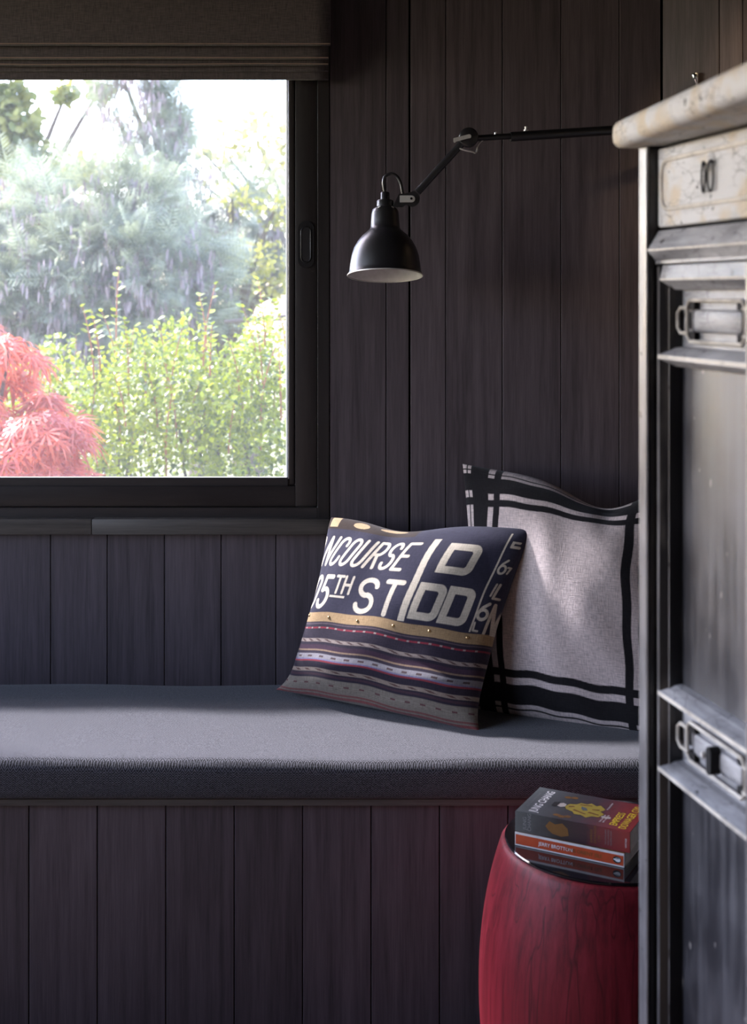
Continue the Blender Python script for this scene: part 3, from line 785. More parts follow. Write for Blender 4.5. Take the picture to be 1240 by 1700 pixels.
# ------------------------------------------------------------------ wall lamp
YL = 3.05; SL = YL / F
def L(px, py, dy=0.0): return PX(px, py, YL + dy)
lbase = canted(.085, .0, 0)
lamp = root('wall_lamp', (lbase.x, lbase.y, za(220, lbase.y))); tag(lamp, 'black jointed wall lamp with a small dome shade', 'lamp')
tilt = math.radians(9.6)
rim_c = L(639.4, 458)
axis = Vector((0, math.sin(tilt), math.cos(tilt)))       # from the rim up to the cap; the opening leans to the viewer
pf = [(63, 0), (62.6, 2), (60, 6), (59.5, 9), (58.4, 20), (56, 34), (52, 47), (46, 58), (38, 68), (30, 75), (26, 78.5), (24.6, 82), (24, 90), (23, 106), (21.5, 112), (17, 116.5), (14.2, 117)]
prof = [(r * SL, h * SL) for r, h in pf]
sh = lathe('shade', prof, M['lamp_black'], lamp, rim_c, axis, 64, angle=35, cap=False)
pin = [(62.5, .3), (59.2, 5.5), (57.5, 20), (55, 34), (51, 46), (45, 57), (37, 66.5), (29, 73), (25, 77), (23, 90), (0, 91)]
lathe('shade_lining', [(r * SL, h * SL) for r, h in pin], M['lamp_white'], sh, rim_c, axis, 64, cap=False)
tube('shade_lip', [rim_c + axis.to_track_quat('Z', 'Y') @ Vector((62.6 * SL * math.cos(a), 62.6 * SL * math.sin(a), .6 * SL)) for a in np.linspace(0, 2 * math.pi, 64, endpoint=False)], 1.1 * SL, M['steel'], sh, 6, closed=True)
bulb_c = rim_c + axis * 40 * SL
lathe('bulb', [(0, -22 * SL), (10 * SL, -20 * SL), (16 * SL, -10 * SL), (17 * SL, 0), (13 * SL, 14 * SL), (9 * SL, 24 * SL), (9 * SL, 40 * SL)], M['lamp_white'], lamp, bulb_c, axis, 20)
lathe('collar', [(14.2 * SL, 116 * SL), (14.2 * SL, 127 * SL), (13.4 * SL, 128 * SL), (7.6 * SL, 128.2 * SL)], M['lamp_black'], lamp, rim_c, axis, 32)
lathe('socket_cap', [(7.6 * SL, 127.5 * SL), (7.6 * SL, 141 * SL), (6.8 * SL, 142.2 * SL), (2, 142.4 * SL)][:3] + [(0, 142.4 * SL)], M['lamp_black'], lamp, rim_c, axis, 24)
qa = axis.to_track_quat('Z', 'Y')
for a in (-125, -60, -15, 60, 130, 190):
    d = qa @ Vector((math.cos(math.radians(a)), math.sin(math.radians(a)), 0))
    p = rim_c + axis * 113.6 * SL + d * 19.8 * SL
    lathe('vent_hole', [(2.7 * SL, 0), (2.4 * SL, .5 * SL), (0, .6 * SL)], M['steel'], sh, p, (d + axis * .9), 10, cap=False)
top = rim_c + axis * 141 * SL
def LL(px, py): return PX(px, py, top.y)
cab = smooth_path([top, LL(636.4, 303), LL(639.5, 293), LL(649, 288.5), LL(659, 293), LL(665, 304), LL(667.5, 316), LL(669.5, 326)], 6)
tube('cable', cab, 2.7 * SL, M['lamp_black'], lamp, 10)
YK = top.y - .006
def K(px, py, dy=0): return PX(px, py, YK + dy)
def plate2d(name, pts, y0, y1, mat, parent, bev=0.0):
    bm = bm_prism(pts, lambda a, b: K(a, b, y0), lambda a, b: K(a, b, y1), None)
    if bev: bmesh.ops.bevel(bm, geom=[e for e in bm.edges], offset=bev, segments=2, affect='EDGES')
    return mk_bm(name, bm, mat, parent, smooth=bool(bev), angle=40)
kn = plate2d('knuckle', [(652, 341), (657, 344), (668, 344), (674, 339), (680, 343)] + [(684 + 13 * math.cos(a), 330 + 13.4 * math.sin(a)) for a in np.linspace(1.75, -1.35, 12)] + [(676, 321), (662, 321.5), (659, 330), (655, 337)], -.012, .012, M['lamp_black'], lamp, .001)
plate2d('clamp_plate', [(663.5, 324.5), (663.5, 336)] + [(683.5 + 5.6 * math.cos(a), 330.2 + 5.7 * math.sin(a)) for a in np.linspace(math.pi / 2, -math.pi / 2, 8)], -.0165, -.011, M['steel'], kn, .0006)
lathe('screw', [(2.1 * SL, 0), (2.1 * SL, .0012), (1.6 * SL, .0016), (0, .0016)], M['iron'], kn, K(682.8, 329.6, -.0164), Vector((0, -1, 0)), 12)
# lower arm, elbow disc, lever, wire
tube('lower_arm', [K(693, 319), K(766, 239)], 6.3 * SL, M['lamp_black'], lamp, 14)
tube('arm_cable', [K(693.5, 313, -.004), K(762, 238, -.004)], 1.6 * SL, M['lamp_black'], lamp, 8)
el = lathe('elbow_joint', [(14.5 * SL, -.014), (16.2 * SL, -.012), (16.2 * SL, .012), (14.5 * SL, .014)], M['lamp_black'], lamp, K(777.5, 228.5), Vector((0, -1, 0)), 36)
plate2d('lever', [(752.5, 229.5), (752.5, 236), (755, 237.5), (757, 234.6)] + [(779 + 3.6 * math.cos(a), 226.2 + 3.6 * math.sin(a)) for a in np.linspace(1.4, -1.75, 8)] + [(757, 228.4)], -.021, -.014, M['steel'], el, .0007)
tube('wire_clip', smooth_path([K(762, 246, -.006), K(772, 249.5, -.006), K(784, 252, -.004), K(789.5, 254, 0), K(792, 249, .002), K(793, 243, .003), K(797, 236, .004), K(803, 232, .004)], 5), 1.5 * SL, M['steel'], el, 8)
AE = canted(.085, .05, za(207.5, 3.2))
arm0 = K(790, 229.5)
def along(px): 
    t = (px - 790) / (1150 - 790); return arm0 + (AE - arm0) * t
ua = tube('upper_arm', [along(790), along(860)], 5.2 * SL, M['lamp_black'], lamp, 14)
ot = tube('outer_tube', [along(846.5) + Vector((0, 0, -.0015)), AE], 8.2 * SL, M['lamp_black'], lamp, 16)
p = along(822) + Vector((0, -.002, 5.2 * SL)); lathe('screw', [(1.9 * SL, -.001), (1.9 * SL, .003), (0, .0036)], M['chrome'], ua, p, Vector((0, 0, 1)), 10)
p = along(873) + Vector((0, -.002, 7.6 * SL)); lathe('thumb_screw', [(4.4 * SL, -.001), (4.4 * SL, .0022), (2.4 * SL, .0026), (2.6 * SL, .0095), (0, .010)], M['steel'], ot, p, Vector((0, 0, 1)), 12)
# wall base with the toggle switch
wb_ = mk_bm('wall_base', bm_prism(pill(.06, .19, 10), lambda a, b: canted(.085 + a, .001, za(213, 3.2) + b), lambda a, b: canted(.085 + a, .034, za(213, 3.2) + b), None), M['lamp_black'], lamp)
lathe('pivot', [(.018, -.03), (.018, .03)], M['lamp_black'], lamp, canted(.085, .05, za(207.5, 3.2)), Vector((0, 0, 1)), 20)
t0 = canted(.085, .02, 0); yT = t0.y
a_, b_ = PX(1160, 152, yT), PX(1152.5, 121.5, yT)
sw = tube('switch_toggle', [a_, a_ + (b_ - a_) * .5, a_ + (b_ - a_) * .62, a_ + (b_ - a_) * .95, b_], [.0042, .0046, .0078, .0098, .0085], M['chrome'], lamp, 14)

# ------------------------------------------------------------------ red stool
SY = 2.45; scx = xa(1010, SY); SZ_ = 1.49 - .4095 * SY
stool = root('garden_stool', (scx, SY, ZF)); tag(stool, 'red stained wooden drum stool with a glossy black top', 'stool')
sp = []
H_ = SZ_ - .012
for i in range(41):
    t = i / 40; z = ZF + t * (H_ - ZF); u = (t - .5) * 2
    r = .239 - .040 * abs(u) ** 2.2
    sp.append((r, z))
sp[0] = (sp[0][0] - .006, ZF)
sp = [(0, ZF)] + sp + [(sp[-1][0] - .004, H_ + .005), (sp[-1][0] - .009, H_ + .0065), (0, H_ + .0065)]
lathe('body', sp, M['red_wood'], stool, (scx, SY, 0), seg=72, angle=60)
lathe('stool_top', [(0, H_ + .004), (.188, H_ + .004), (.1905, H_ + .006), (.191, SZ_ - .002), (.189, SZ_), (0, SZ_)], M['lacquer'], stool, (scx, SY, 0), seg=72, angle=40)

# ------------------------------------------------------------------ books on the stool
def text_obj(parent, s, size, mat, origin, ex, ey, name='lettering', squeeze=1.0, align='LEFT', bold=0.0):
    """flat print: text with baseline direction ex, up direction ey"""
    cu = bpy.data.curves.new('t', 'FONT'); cu.body = s; cu.size = size; cu.align_x = align; cu.offset = bold * size; cu.resolution_u = 3
    to = bpy.data.objects.new('t', cu); COL.objects.link(to)
    dg = bpy.context.evaluated_depsgraph_get(); me = bpy.data.meshes.new_from_object(to.evaluated_get(dg))
    bpy.data.objects.remove(to); bpy.data.curves.remove(cu)
    ex, ey = Vector(ex).normalized() * squeeze, Vector(ey).normalized(); nz = ex.cross(ey).normalized()
    inv = mat_of(parent).inverted()
    for v in me.vertices: v.co = inv @ (Vector(origin) + ex * v.co.x + ey * v.co.y + nz * .0)
    me.materials.clear(); me.materials.append(mat); me.name = name
    return link_mesh(name, me, parent)
def flat(name, pts, mat, parent): return mk(name, pts, [tuple(range(len(pts)))], mat, parent)

M['paper'] = plain('paper', (.9, .88, .86), .8)
M['orange'] = plain('orange_cover', (.50, .075, .025), .4)
M['cover_white'] = plain('white_cover', (.72, .7, .68), .45)
M['ink_white'] = plain('white_ink', (.78, .77, .76), .5)
M['ink_grey'] = plain('grey_ink', (.22, .22, .22), .5)
M['ink_yellow'] = plain('yellow_ink', (.75, .55, .04), .45)
M['ink_dark'] = plain('dark_ink', (.02, .02, .02), .5)
M['ink_olive'] = plain('olive_ink', (.20, .09, .02), .5)
M['robe'] = plain('yellow_print', (.36, .27, .035), .45)
M['skin_print'] = plain('pale_print', (.5, .45, .4), .45)
M['red_print'] = plain('red_print', (.26, .03, .03), .4)
M['teal_print'] = plain('grey_teal_print', (.10, .12, .12), .4)
def cover_mat(name, ax, stops):
    m, nt, n, l, b = new_mat(name)
    tc = n.new('ShaderNodeTexCoord'); sp_ = n.new('ShaderNodeSeparateXYZ'); l.new(tc.outputs['Object'], sp_.inputs[0])
    f = val(nt, 'ADD', sp_.outputs[ax], val(nt, 'MULTIPLY', val(nt, 'SUBTRACT', noise(nt, 40, detail=4), .5), .05))
    mr = n.new('ShaderNodeMapRange'); mr.inputs[1].default_value = 0; mr.inputs[2].default_value = .205; l.new(f, mr.inputs[0])
    l.new(ramp(nt, mr.outputs[0], stops), b.inputs['Base Color']); b.inputs['Roughness'].default_value = .3; return m
M['cover_dark'] = cover_mat('dark_art_cover', 0, [(.0, (.10, .115, .115)), (.22, (.055, .063, .068)), (.40, (.022, .022, .026)), (.62, (.04, .02, .03)), (.8, (.17, .028, .035)), (1.0, (.26, .03, .03))])
M['speckle'] = cover_mat('patterned_cover', 0, [(.0, (.5, .1, .03)), (.4, (.3, .12, .04)), (.7, (.12, .08, .05)), (1.0, (.35, .16, .06))])

bp0 = PX(855, 1403.5, 2.418); bp1 = PX(1036, 1441, 2.321)
bp = Vector((bp1.x - bp0.x, bp1.y - bp0.y, 0)).normalized()
def book(label, P0, dirp, length, width, thick, zb, cover, spine, group, art=None):
    rz = math.atan2(dirp.y, dirp.x); b = root('paperback_book', (P0.x, P0.y, zb), rz); tag(b, label, 'book', group)
    c = .0011
    def bxl(name, lo, hi, mat, par=None, bev=0): return mk_bm(name, bm_box(lo, hi, bev), mat, par or b, world=False)
    bxl('page_block', (.0015, .001, c), (length - .0015, width - .001, thick - c), M['paper'])
    bxl('front_cover', (0, 0, thick - c), (length, width, thick), cover, bev=.0003)
    bxl('back_cover', (0, 0, 0), (length, width, c), M['cover_white'], bev=.0003)
    bxl('spine', (0, -.0006, 0), (length, .0014, thick), spine, bev=.0003)
    return b
zb1 = SZ_ + .0004; T1, T2 = .0245, .0365; LEN, WID = .2055, .130
bk1 = book('thin paperback with an orange spine lying flat on the stool', bp0, bp, LEN, WID, T1, zb1, M['speckle'], M['cover_white'], 'paperbacks stacked on the stool')
def Wd(b, x, y, z): return mat_of(b) @ Vector((x, y, z))
def wv(b, v): return mat_of(b).to_3x3() @ Vector(v)
EX, EY, EZ = (1, 0, 0), (0, 1, 0), (0, 0, 1)
spine_y = -.0009
flat('spine_band', [Wd(bk1, .0015, spine_y, .0028), Wd(bk1, LEN - .0015, spine_y, .0028), Wd(bk1, LEN - .0015, spine_y, T1 - .004), Wd(bk1, .0015, spine_y, T1 - .004)], M['orange'], bk1)
text_obj(bk1, 'JERRY BROTTON', .0092, M['ink_white'], Wd(bk1, .046, spine_y - .0003, .0087), wv(bk1, EX), EZ, bold=.01, squeeze=.92)
text_obj(bk1, 'THIS ORIENT ISLE', .0092, M['ink_olive'], Wd(bk1, .099, spine_y - .0003, .0087), wv(bk1, EX), EZ, bold=.01, squeeze=.92)
lc = (LEN - .013, .0118)
def oval(b, cx, cz, rx, rz, y, n=20): return [Wd(b, cx + rx * math.cos(2 * math.pi * i / n), y, cz + rz * math.sin(2 * math.pi * i / n)) for i in range(n)]
lg = flat('logo', oval(bk1, lc[0], lc[1], .0078, .0062, spine_y - .0003), M['ink_dark'], bk1)
# the bird lies along the spine: head to the left, feet to the right
bird = [(-.0068, .0004), (-.0052, .0016), (-.0036, .0016), (-.0012, .0034), (.003, .0038), (.0056, .0026), (.0064, .0004), (.0056, -.0026), (.002, -.0036), (-.0014, -.0030), (-.0036, -.0012), (-.0052, -.0008)]
flat('logo_bird', [Wd(bk1, lc[0] + x, spine_y - .0006, lc[1] + z) for x, z in bird], M['ink_white'], lg)
back = [(-.0046, .0010), (-.0030, .0010), (-.0008, .0026), (.003, .0034), (.0054, .0020), (.002, .0018), (-.0014, .0012)]
flat('logo_back', [Wd(bk1, lc[0] + x, spine_y - .0008, lc[1] + z) for x, z in back], M['ink_dark'], lg)

bk2 = book('thick paperback with a painted dark cover and yellow title on top of the stack', bp0 - bp * 0 + Vector((.0005, .001, 0)), (bp + Vector((.012, .02, 0))).normalized(), .214, WID + .002, T2, zb1 + T1 + .0004, M['cover_dark'], M['cover_dark'], 'paperbacks stacked on the stool')
L2 = .214
def top2(x, y, dz=.0003): return Wd(bk2, x, y, T2 + dz)
tx, ty = wv(bk2, EY), wv(bk2, (-1, 0, 0))
text_obj(bk2, 'JUNG CHANG', .0215, M['ink_white'], top2(.036, .010), tx, ty, squeeze=.80, bold=.012)
text_obj(bk2, 'AUTHOR OF WILD SWANS', .0060, M['ink_grey'], top2(.014, .030), tx, ty)
text_obj(bk2, 'EMPRESS', .0195, M['ink_yellow'], top2(.184, .016), tx, ty, squeeze=.85, bold=.01)
text_obj(bk2, 'DOWAGER CIXI', .0195, M['ink_yellow'], top2(.203, .008), tx, ty, squeeze=.78, bold=.01)
text_obj(bk2, 'THE CONCUBINE', .0045, M['ink_white'], top2(.154, .020), tx, ty); text_obj(bk2, 'WHO LAUNCHED', .0045, M['ink_white'], top2(.160, .020), tx, ty)
text_obj(bk2, 'MODERN CHINA', .0045, M['ink_white'], top2(.150, .080), tx, ty); text_obj(bk2, 'A BESTSELLER', .0045, M['red_print'], top2(.157, .082), tx, ty)
def blob(name, pts, mat, par, dz=.0003): return flat(name, [top2(x, y, dz) for x, y in pts], mat, par)
# generic robed figure lying along the cover, head to the left
blob('cover_figure', [(.074, .062), (.078, .076), (.090, .080), (.096, .090), (.108, .088), (.114, .096), (.126, .088), (.132, .094), (.146, .078), (.140, .066), (.150, .056), (.144, .040), (.132, .038), (.124, .028), (.112, .036), (.100, .034), (.094, .044), (.080, .050)], M['robe'], bk2)
for q in ([(.092, .050), (.118, .040), (.120, .043), (.094, .056)], [(.120, .050), (.142, .046), (.142, .050), (.122, .056)], [(.096, .078), (.120, .082), (.118, .086), (.098, .083)], [(.124, .066), (.138, .068), (.136, .074), (.124, .070)], [(.082, .060), (.092, .066), (.088, .070), (.080, .066)]):
    blob('cover_fold', q, M['ink_olive'], bk2, .0006)
blob('cover_figure_face', [(.060, .058), (.060, .070), (.067, .075), (.074, .071), (.075, .060), (.068, .054)], M['skin_print'], bk2, .0006)
blob('cover_figure_hat', [(.050, .054), (.050, .072), (.060, .078), (.062, .064), (.058, .052)], M['ink_dark'], bk2, .0006)
blob('cover_fan', [(.118, .060), (.112, .070), (.102, .074), (.104, .064), (.110, .056)], M['teal_print'], bk2, .0006)
for x, y in ((.074, .016), (.084, .013), (.094, .017), (.066, .105), (.078, .108)):
    blob('cover_flowers', [(x - .008, y), (x - .002, y + .006), (x + .006, y + .004), (x + .005, y - .004), (x - .004, y - .005)], M['ink_olive'], bk2)
blob('cover_vase', [(.148, .042), (.148, .048), (.164, .050), (.166, .042), (.158, .038)], M['skin_print'], bk2)
# spine print
sy2 = -.0009
def sp2(x, z): return Wd(bk2, x, sy2, z)
sx_, sz_ = wv(bk2, EX), EZ
text_obj(bk2, 'JUNG', .0095, M['ink_grey'], sp2(.0215, .006), EZ, wv(bk2, (-1, 0, 0)), bold=.01); text_obj(bk2, 'CHANG', .0095, M['ink_grey'], sp2(.0305, .0045), EZ, wv(bk2, (-1, 0, 0)), squeeze=.95, bold=.01)
blob2 = lambda name, pts, mat: flat(name, [sp2(x, z) for x, z in pts], mat, bk2)
blob2('spine_figure', [(.058, .020), (.066, .030), (.076, .026), (.090, .030), (.100, .022), (.102, .010), (.088, .006), (.072, .008), (.064, .013)], M['ink_olive'])
text_obj(bk2, 'EMPRESS', .0062, M['ink_olive'], sp2(.146, .006), EZ, wv(bk2, (-1, 0, 0))); text_obj(bk2, 'DOWAGER', .0062, M['ink_olive'], sp2(.153, .006), EZ, wv(bk2, (-1, 0, 0))); text_obj(bk2, 'CIXI', .0062, M['ink_olive'], sp2(.160, .010), EZ, wv(bk2, (-1, 0, 0)))
text_obj(bk2, 'THE CONCUBINE', .0034, M['ink_grey'], sp2(.171, .007), EZ, wv(bk2, (-1, 0, 0))); text_obj(bk2, 'WHO LAUNCHED', .0034, M['ink_grey'], sp2(.176, .007), EZ, wv(bk2, (-1, 0, 0))); text_obj(bk2, 'MODERN CHINA', .0034, M['ink_grey'], sp2(.181, .007), EZ, wv(bk2, (-1, 0, 0)))
text_obj(bk2, 'VINTAGE', .0040, M['ink_white'], sp2(.208, .008), EZ, wv(bk2, (-1, 0, 0)))

# ------------------------------------------------------------------ old lacquered cabinet
CX0, CY0 = .35, 1.75
cdir = Vector((.226, -.974, 0)).normalized()
cabn = root('lacquer_cabinet', (CX0, CY0, 0), math.atan2(cdir.y, cdir.x)); tag(cabn, 'old black lacquered cabinet with a worn pale plank top', 'cabinet')
CW, CD = .92, .46
def cz(py): return CAMZ - (py - HY) * 1.72 / F
def lbox(name, lo, hi, mat, par=None, bev=.0, seg=1): return mk_bm(name, bm_box(lo, hi, bev, seg), mat, par or cabn, world=False, smooth=seg > 1, angle=40)
def lprism(name, prof, x0, x1, mat, par=None, miter=0.0):
    """moulding running along the front: prof in (depth behind the front, z)"""
    m = min(p[0] for p in prof); M_ = max(p[0] for p in prof)
    bm = bm_prism(prof, lambda d, z: Vector((x0 + miter * (1 - (d - m) / (M_ - m)) * 0, d, z)), lambda d, z: Vector((x1, d, z)), None)
    o_ = mk_bm(name, bm, mat, par or cabn, world=False)
    zz = [z for d, z in prof if d == m]; zm = sum(zz) / len(zz); hh = max(max(zz) - min(zz), .003) * .4
    lbox('rubbed_edge', (x0 + .001, m - .0004, zm - hh), (x1 - .001, m + .002, zm + hh), M['pale_edge'], o_)
    return o_
ZT = cz(241)
# carcass, posts
lbox('carcass', (.004, .075, .10), (CW - .004, CD, ZT), M['black_worn'])
for x0 in (0, CW - .025):
    pst = lbox('post', (x0, .004, ZF), (x0 + .025, .050, ZT), M['black_worn'])
    lbox('post_face', (x0, 0, ZF), (x0 + .025, .004, ZT), M['edge_worn'], pst, .0015)
    lbox('rear_post', (x0, CD - .03, ZF), (x0 + .025, CD + .002, ZT), M['black_worn'])
# plank top, laid slightly askew
ang = math.radians(7.3)
def slab():
    bm = bm_box((-.022, -.030, 0), (CW + .04, CD + .02, .037), 0)
    bmesh.ops.bevel(bm, geom=list(bm.edges), offset=.014, segments=4, affect='EDGES', profile=.55)
    for v in bm.verts:
        s = v.co.x
        v.co.z += .0012 * math.sin(s * 40 + v.co.y * 9) ; v.co.y += .0015 * math.sin(s * 23)
    R_ = Matrix.Rotation(-ang, 4, 'Z'); piv = Vector((-.022, -.030, 0))
    for v in bm.verts: v.co = R_ @ (v.co - piv) + piv + Vector((0, 0, ZT + .0002))
    bmesh.ops.subdivide_edges(bm, edges=[e for e in bm.edges if e.calc_length() > .2], cuts=24, use_grid_fill=True)
    return mk_bm('plank_top', bm, M['pale_worn'], cabn, world=False, smooth=True, angle=50)
slab()
# frieze drawer
DZ0, DZ1 = cz(378), ZT - .004
dr = lbox('drawer', (.0262, .0145, DZ0), (CW / 2 - .005, .040, DZ1), M['pale_worn'], None, .004, 3)
mz0, mz1 = cz(349), cz(268); mx0, mx1 = .040, .40
rr_ = .018
ml = []
for cx_, cz_, a0 in ((mx1 - rr_, mz1 - rr_, 0), (mx0 + rr_, mz1 - rr_, 90), (mx0 + rr_, mz0 + rr_, 180), (mx1 - rr_, mz0 + rr_, 270)):
    for k in range(6):
        a = math.radians(a0 + 90 * k / 5); ml.append(Vector((cx_ + rr_ * math.cos(a), .0145, cz_ + rr_ * math.sin(a))))
tube('drawer_bead', ml, .0030, M['pale_edge'], dr, 8, closed=True, world=False)
bpz = cz(303) - .012
lathe('pull_plate', [(.012, 0), (.012, .001), (.008, .003), (0, .004)], M['pale_worn'], dr, (.172, .0146, bpz + .026), Vector((0, -1, 0)), 18, world=False)
for du, ry in ((-.010, .3), (.008, -.3)):
    ring = [Vector((.172 + du + .0062 * math.cos(a), .0105 - .003 * math.cos(a) * ry, bpz + .008 + .0185 * math.sin(a))) for a in np.linspace(0, 2 * math.pi, 24, endpoint=False)]
    tube('ring_pull', ring, .0014, M['iron'], dr, 6, closed=True, world=False)
lbox('drawer', (CW / 2 + .005, .0145, DZ0), (CW - .0262, .040, DZ1), M['pale_worn'], None, .004, 3)
# ridged rail
lprism('ridge_rail', [(.05, cz(381)), (.016, cz(383)), (.001, cz(414)), (.001, cz(417)), (.012, cz(433)), (.012, cz(438)), (.05, cz(438))], .0255, CW - .0255, M['rail_worn'])
# doors
def door(x0, x1):
    d = root('door', (0, 0, 0)); d.parent = cabn; WM[d.name] = mat_of(cabn)
    zt, zb = cz(441), .22
    def sprof(a, s):   # stile outline in (x, depth): bead, bevel, step
        return [(a, .045), (a, .016), (a + s * .002, .0135), (a + s * .0085, .0135), (a + s * .0105, .016), (a + s * .0155, .023), (a + s * .0175, .023), (a + s * .0185, .045)]
    for a, s in ((x0, 1), (x1, -1)):
        pr_ = sprof(a, s)
        bm = bm_prism(pr_, lambda x, y: Vector((x, y, zb)), lambda x, y: Vector((x, y, zt)), None)
        st = mk_bm('stile', bm, M['black_worn'], d, world=False)
        lbox('stile_edge', (min(a + s * .002, a + s * .008), .0128, zb + .002), (max(a + s * .002, a + s * .008), .0136, zt - .002), M['edge_worn'], st)
        lbox('stile_edge', (min(a + s * .0155, a + s * .0172), .0224, zb + .002), (max(a + s * .0155, a + s * .0172), .0232, zt - .03), M['edge_worn'], st)
    if x0 < .1: xa_, xb_ = x0 + .003, x1 - .003
    else: xa_, xb_ = x0 + .003, x1 - .003
    def rail(z, h1, h2, mat):
        # flat-topped ridge with bevels above and below down to the panel
        return lprism('rail', [(.045, z + h1 + .006), (.030, z + h1 + .004), (.0125, z + .003), (.0125, z - .003), (.030, z - h2 - .004), (.045, z - h2 - .006)], xa_, xb_, mat, d)
    zs = [cz(463), cz(592), .974, .876, zb + .015]
    lprism('rail', [(.045, zt), (.0165, zt), (.0135, cz(462)), (.0135, cz(466)), (.030, cz(481)), (.045, cz(482))], xa_, xb_, M['rail_worn'], d)
    rail(zs[1], .008, .008, M['rail_worn']); rail(zs[2], .008, .010, M['rail_worn']); rail(zs[3], .008, .010, M['rail_worn']); rail(zs[4], .008, .010, M['black_worn'])
    for za_, zb__, mt in ((zs[1], zs[0], M['rail_worn']), (zs[2], zs[1], M['panel']), (zs[3], zs[2], M['rail_worn']), (zs[4], zs[3], M['panel'])):
        lbox('panel', (x0 + .012, .0405, za_ - .001), (x1 - .012, .0465, zb__ + .001), mt, d)
    for zc, zh in (((zs[0] + zs[1]) / 2 - .003, .026), ((zs[2] + zs[3]) / 2, .024)):
        xc = (x0 + x1) / 2; hw = (x1 - x0) / 2 - .046; yy = .033
        ft = lbox('fret_plate', (xc - hw + .012, .034, zc - zh * .55), (xc + hw - .012, .041, zc + zh * .55), M['rail_worn'], d, .006, 2)
        path = []
        c_ = .008
        for sx, sz2 in ((1, 1), (-1, 1), (-1, -1), (1, -1)):
            q = [(xc + sx * hw, zc + sz2 * (zh - c_)), (xc + sx * (hw - c_), zc + sz2 * zh)]
            path += q if sx * sz2 > 0 else q[::-1]
        tube('fret_bar', [Vector((x, yy, z)) for x, z in path], .0026, M['pale_edge'], ft, 6, closed=True, world=False)
        for s in (1, -1):
            xe = xc + s * hw
            lp = [(xe - s * .004, zc + zh * .62), (xe + s * .018, zc + zh * .62), (xe + s * .026, zc + zh * .36), (xe + s * .026, zc - zh * .36), (xe + s * .018, zc - zh * .62), (xe - s * .004, zc - zh * .62)]
            tube('fret_loop', [Vector((x, yy, z)) for x, z in lp], .0026, M['pale_edge'], ft, 6, world=False)
            lbox('fret_hole', (min(xe + s * .002, xe + s * .018), .0395, zc - zh * .4), (max(xe + s * .002, xe + s * .018), .0402, zc + zh * .4), M['backing'], ft)
            for v in (1, -1):
                lbox('fret_hole', (min(xe - s * .02, xe - s * .002), .0332, zc + v * zh * .74 - .005), (max(xe - s * .02, xe - s * .002), .0402, zc + v * zh * .74 + .005), M['backing'], ft)
        if zc < 1.2:
            pl = mk_bm('lock_post', bm_prism([(xc + .004 + a, b) for a, b in pill(.012, .034)], lambda x, z: Vector((x, .022, zc + z)), lambda x, z: Vector((x, .036, zc + z)), None), M['backing'], ft, world=False)
            lathe('lock_staple', [(.0045, 0), (.0045, .01), (.003, .013), (0, .0135)], M['steel'], ft, (xc - .012, .034, zc + .002), Vector((0, -1, 0)), 12, world=False)
    return d
door(.0275, .268); door(.272, .5125); 
lbox('centre_panel', (.5135, .020, .22), (CW - .0265, .045, cz(441)), M['black_worn'])
lbox('bottom_rail', (.0255, .010, .14), (CW - .0255, .045, .215), M['black_worn'], None, .002)
lbox('side_panel', (.0005, .051, .12), (.004, CD - .031, ZT - .01), M['black_worn'])

# ------------------------------------------------------------------ the garden
gr = box('ground', (-40, -30, -.35), (40, 60, -.25), M['lawn']); tag(gr, 'sunlit pale lawn beyond the window', kind='structure')
LEAF = {
 'oval': (np.array([(0, 0, 0), (.26, .30, .05), (.30, .58, .06), (0, 1, -.04), (-.30, .58, .06), (-.26, .30, .05), (0, .5, 0)]),
          [(0, 1, 6), (1, 2, 6), (2, 3, 6), (3, 4, 6), (4, 5, 6), (5, 0, 6)]),
 'pod': (np.array([(0, 0, 0), (.09, .3, .02), (.08, .8, -.02), (0, 1, 0), (-.08, .8, .02), (-.09, .3, -.02)]), [(0, 1, 2, 3), (0, 3, 4, 5)]),
}
def feather():
    v, f = [], []
    for i in range(11):
        y = .08 + i * .08; ln = .26 * (1 - abs(y - .5) * .9)
        for s in (1, -1):
            k = len(v); v += [(0, y, 0), (s * ln * .5, y + ln * .28 + .02, .02), (s * ln, y + ln * .62, -.03), (s * ln * .45, y + ln * .36 - .03, .02)]; f.append((k, k + 1, k + 2, k + 3))
    k = len(v); v += [(-.012, 0, 0), (.012, 0, 0), (.006, 1, -.05), (-.006, 1, -.05)]; f.append((k, k + 1, k + 2, k + 3))
    return np.array(v), f
LEAF['feather'] = feather()
def mapleleaf():
    v, f = [(0, 0, 0)], []
    for a, ln in ((0, 1), (28, .94), (-28, .94), (58, .74), (-58, .74), (95, .46), (-95, .46)):
        c, s = math.sin(math.radians(a)), math.cos(math.radians(a)); k = len(v)
        n1 = (s, -c)
        v += [(c * ln * .45 + n1[0] * .044, s * ln * .45 + n1[1] * .044, .03), (c * ln, s * ln, -.16 * ln), (c * ln * .45 - n1[0] * .044, s * ln * .45 - n1[1] * .044, .03)]
        f.append((0, k, k + 1, k + 2))
    return np.array(v, float), f
LEAF['maple'] = mapleleaf()

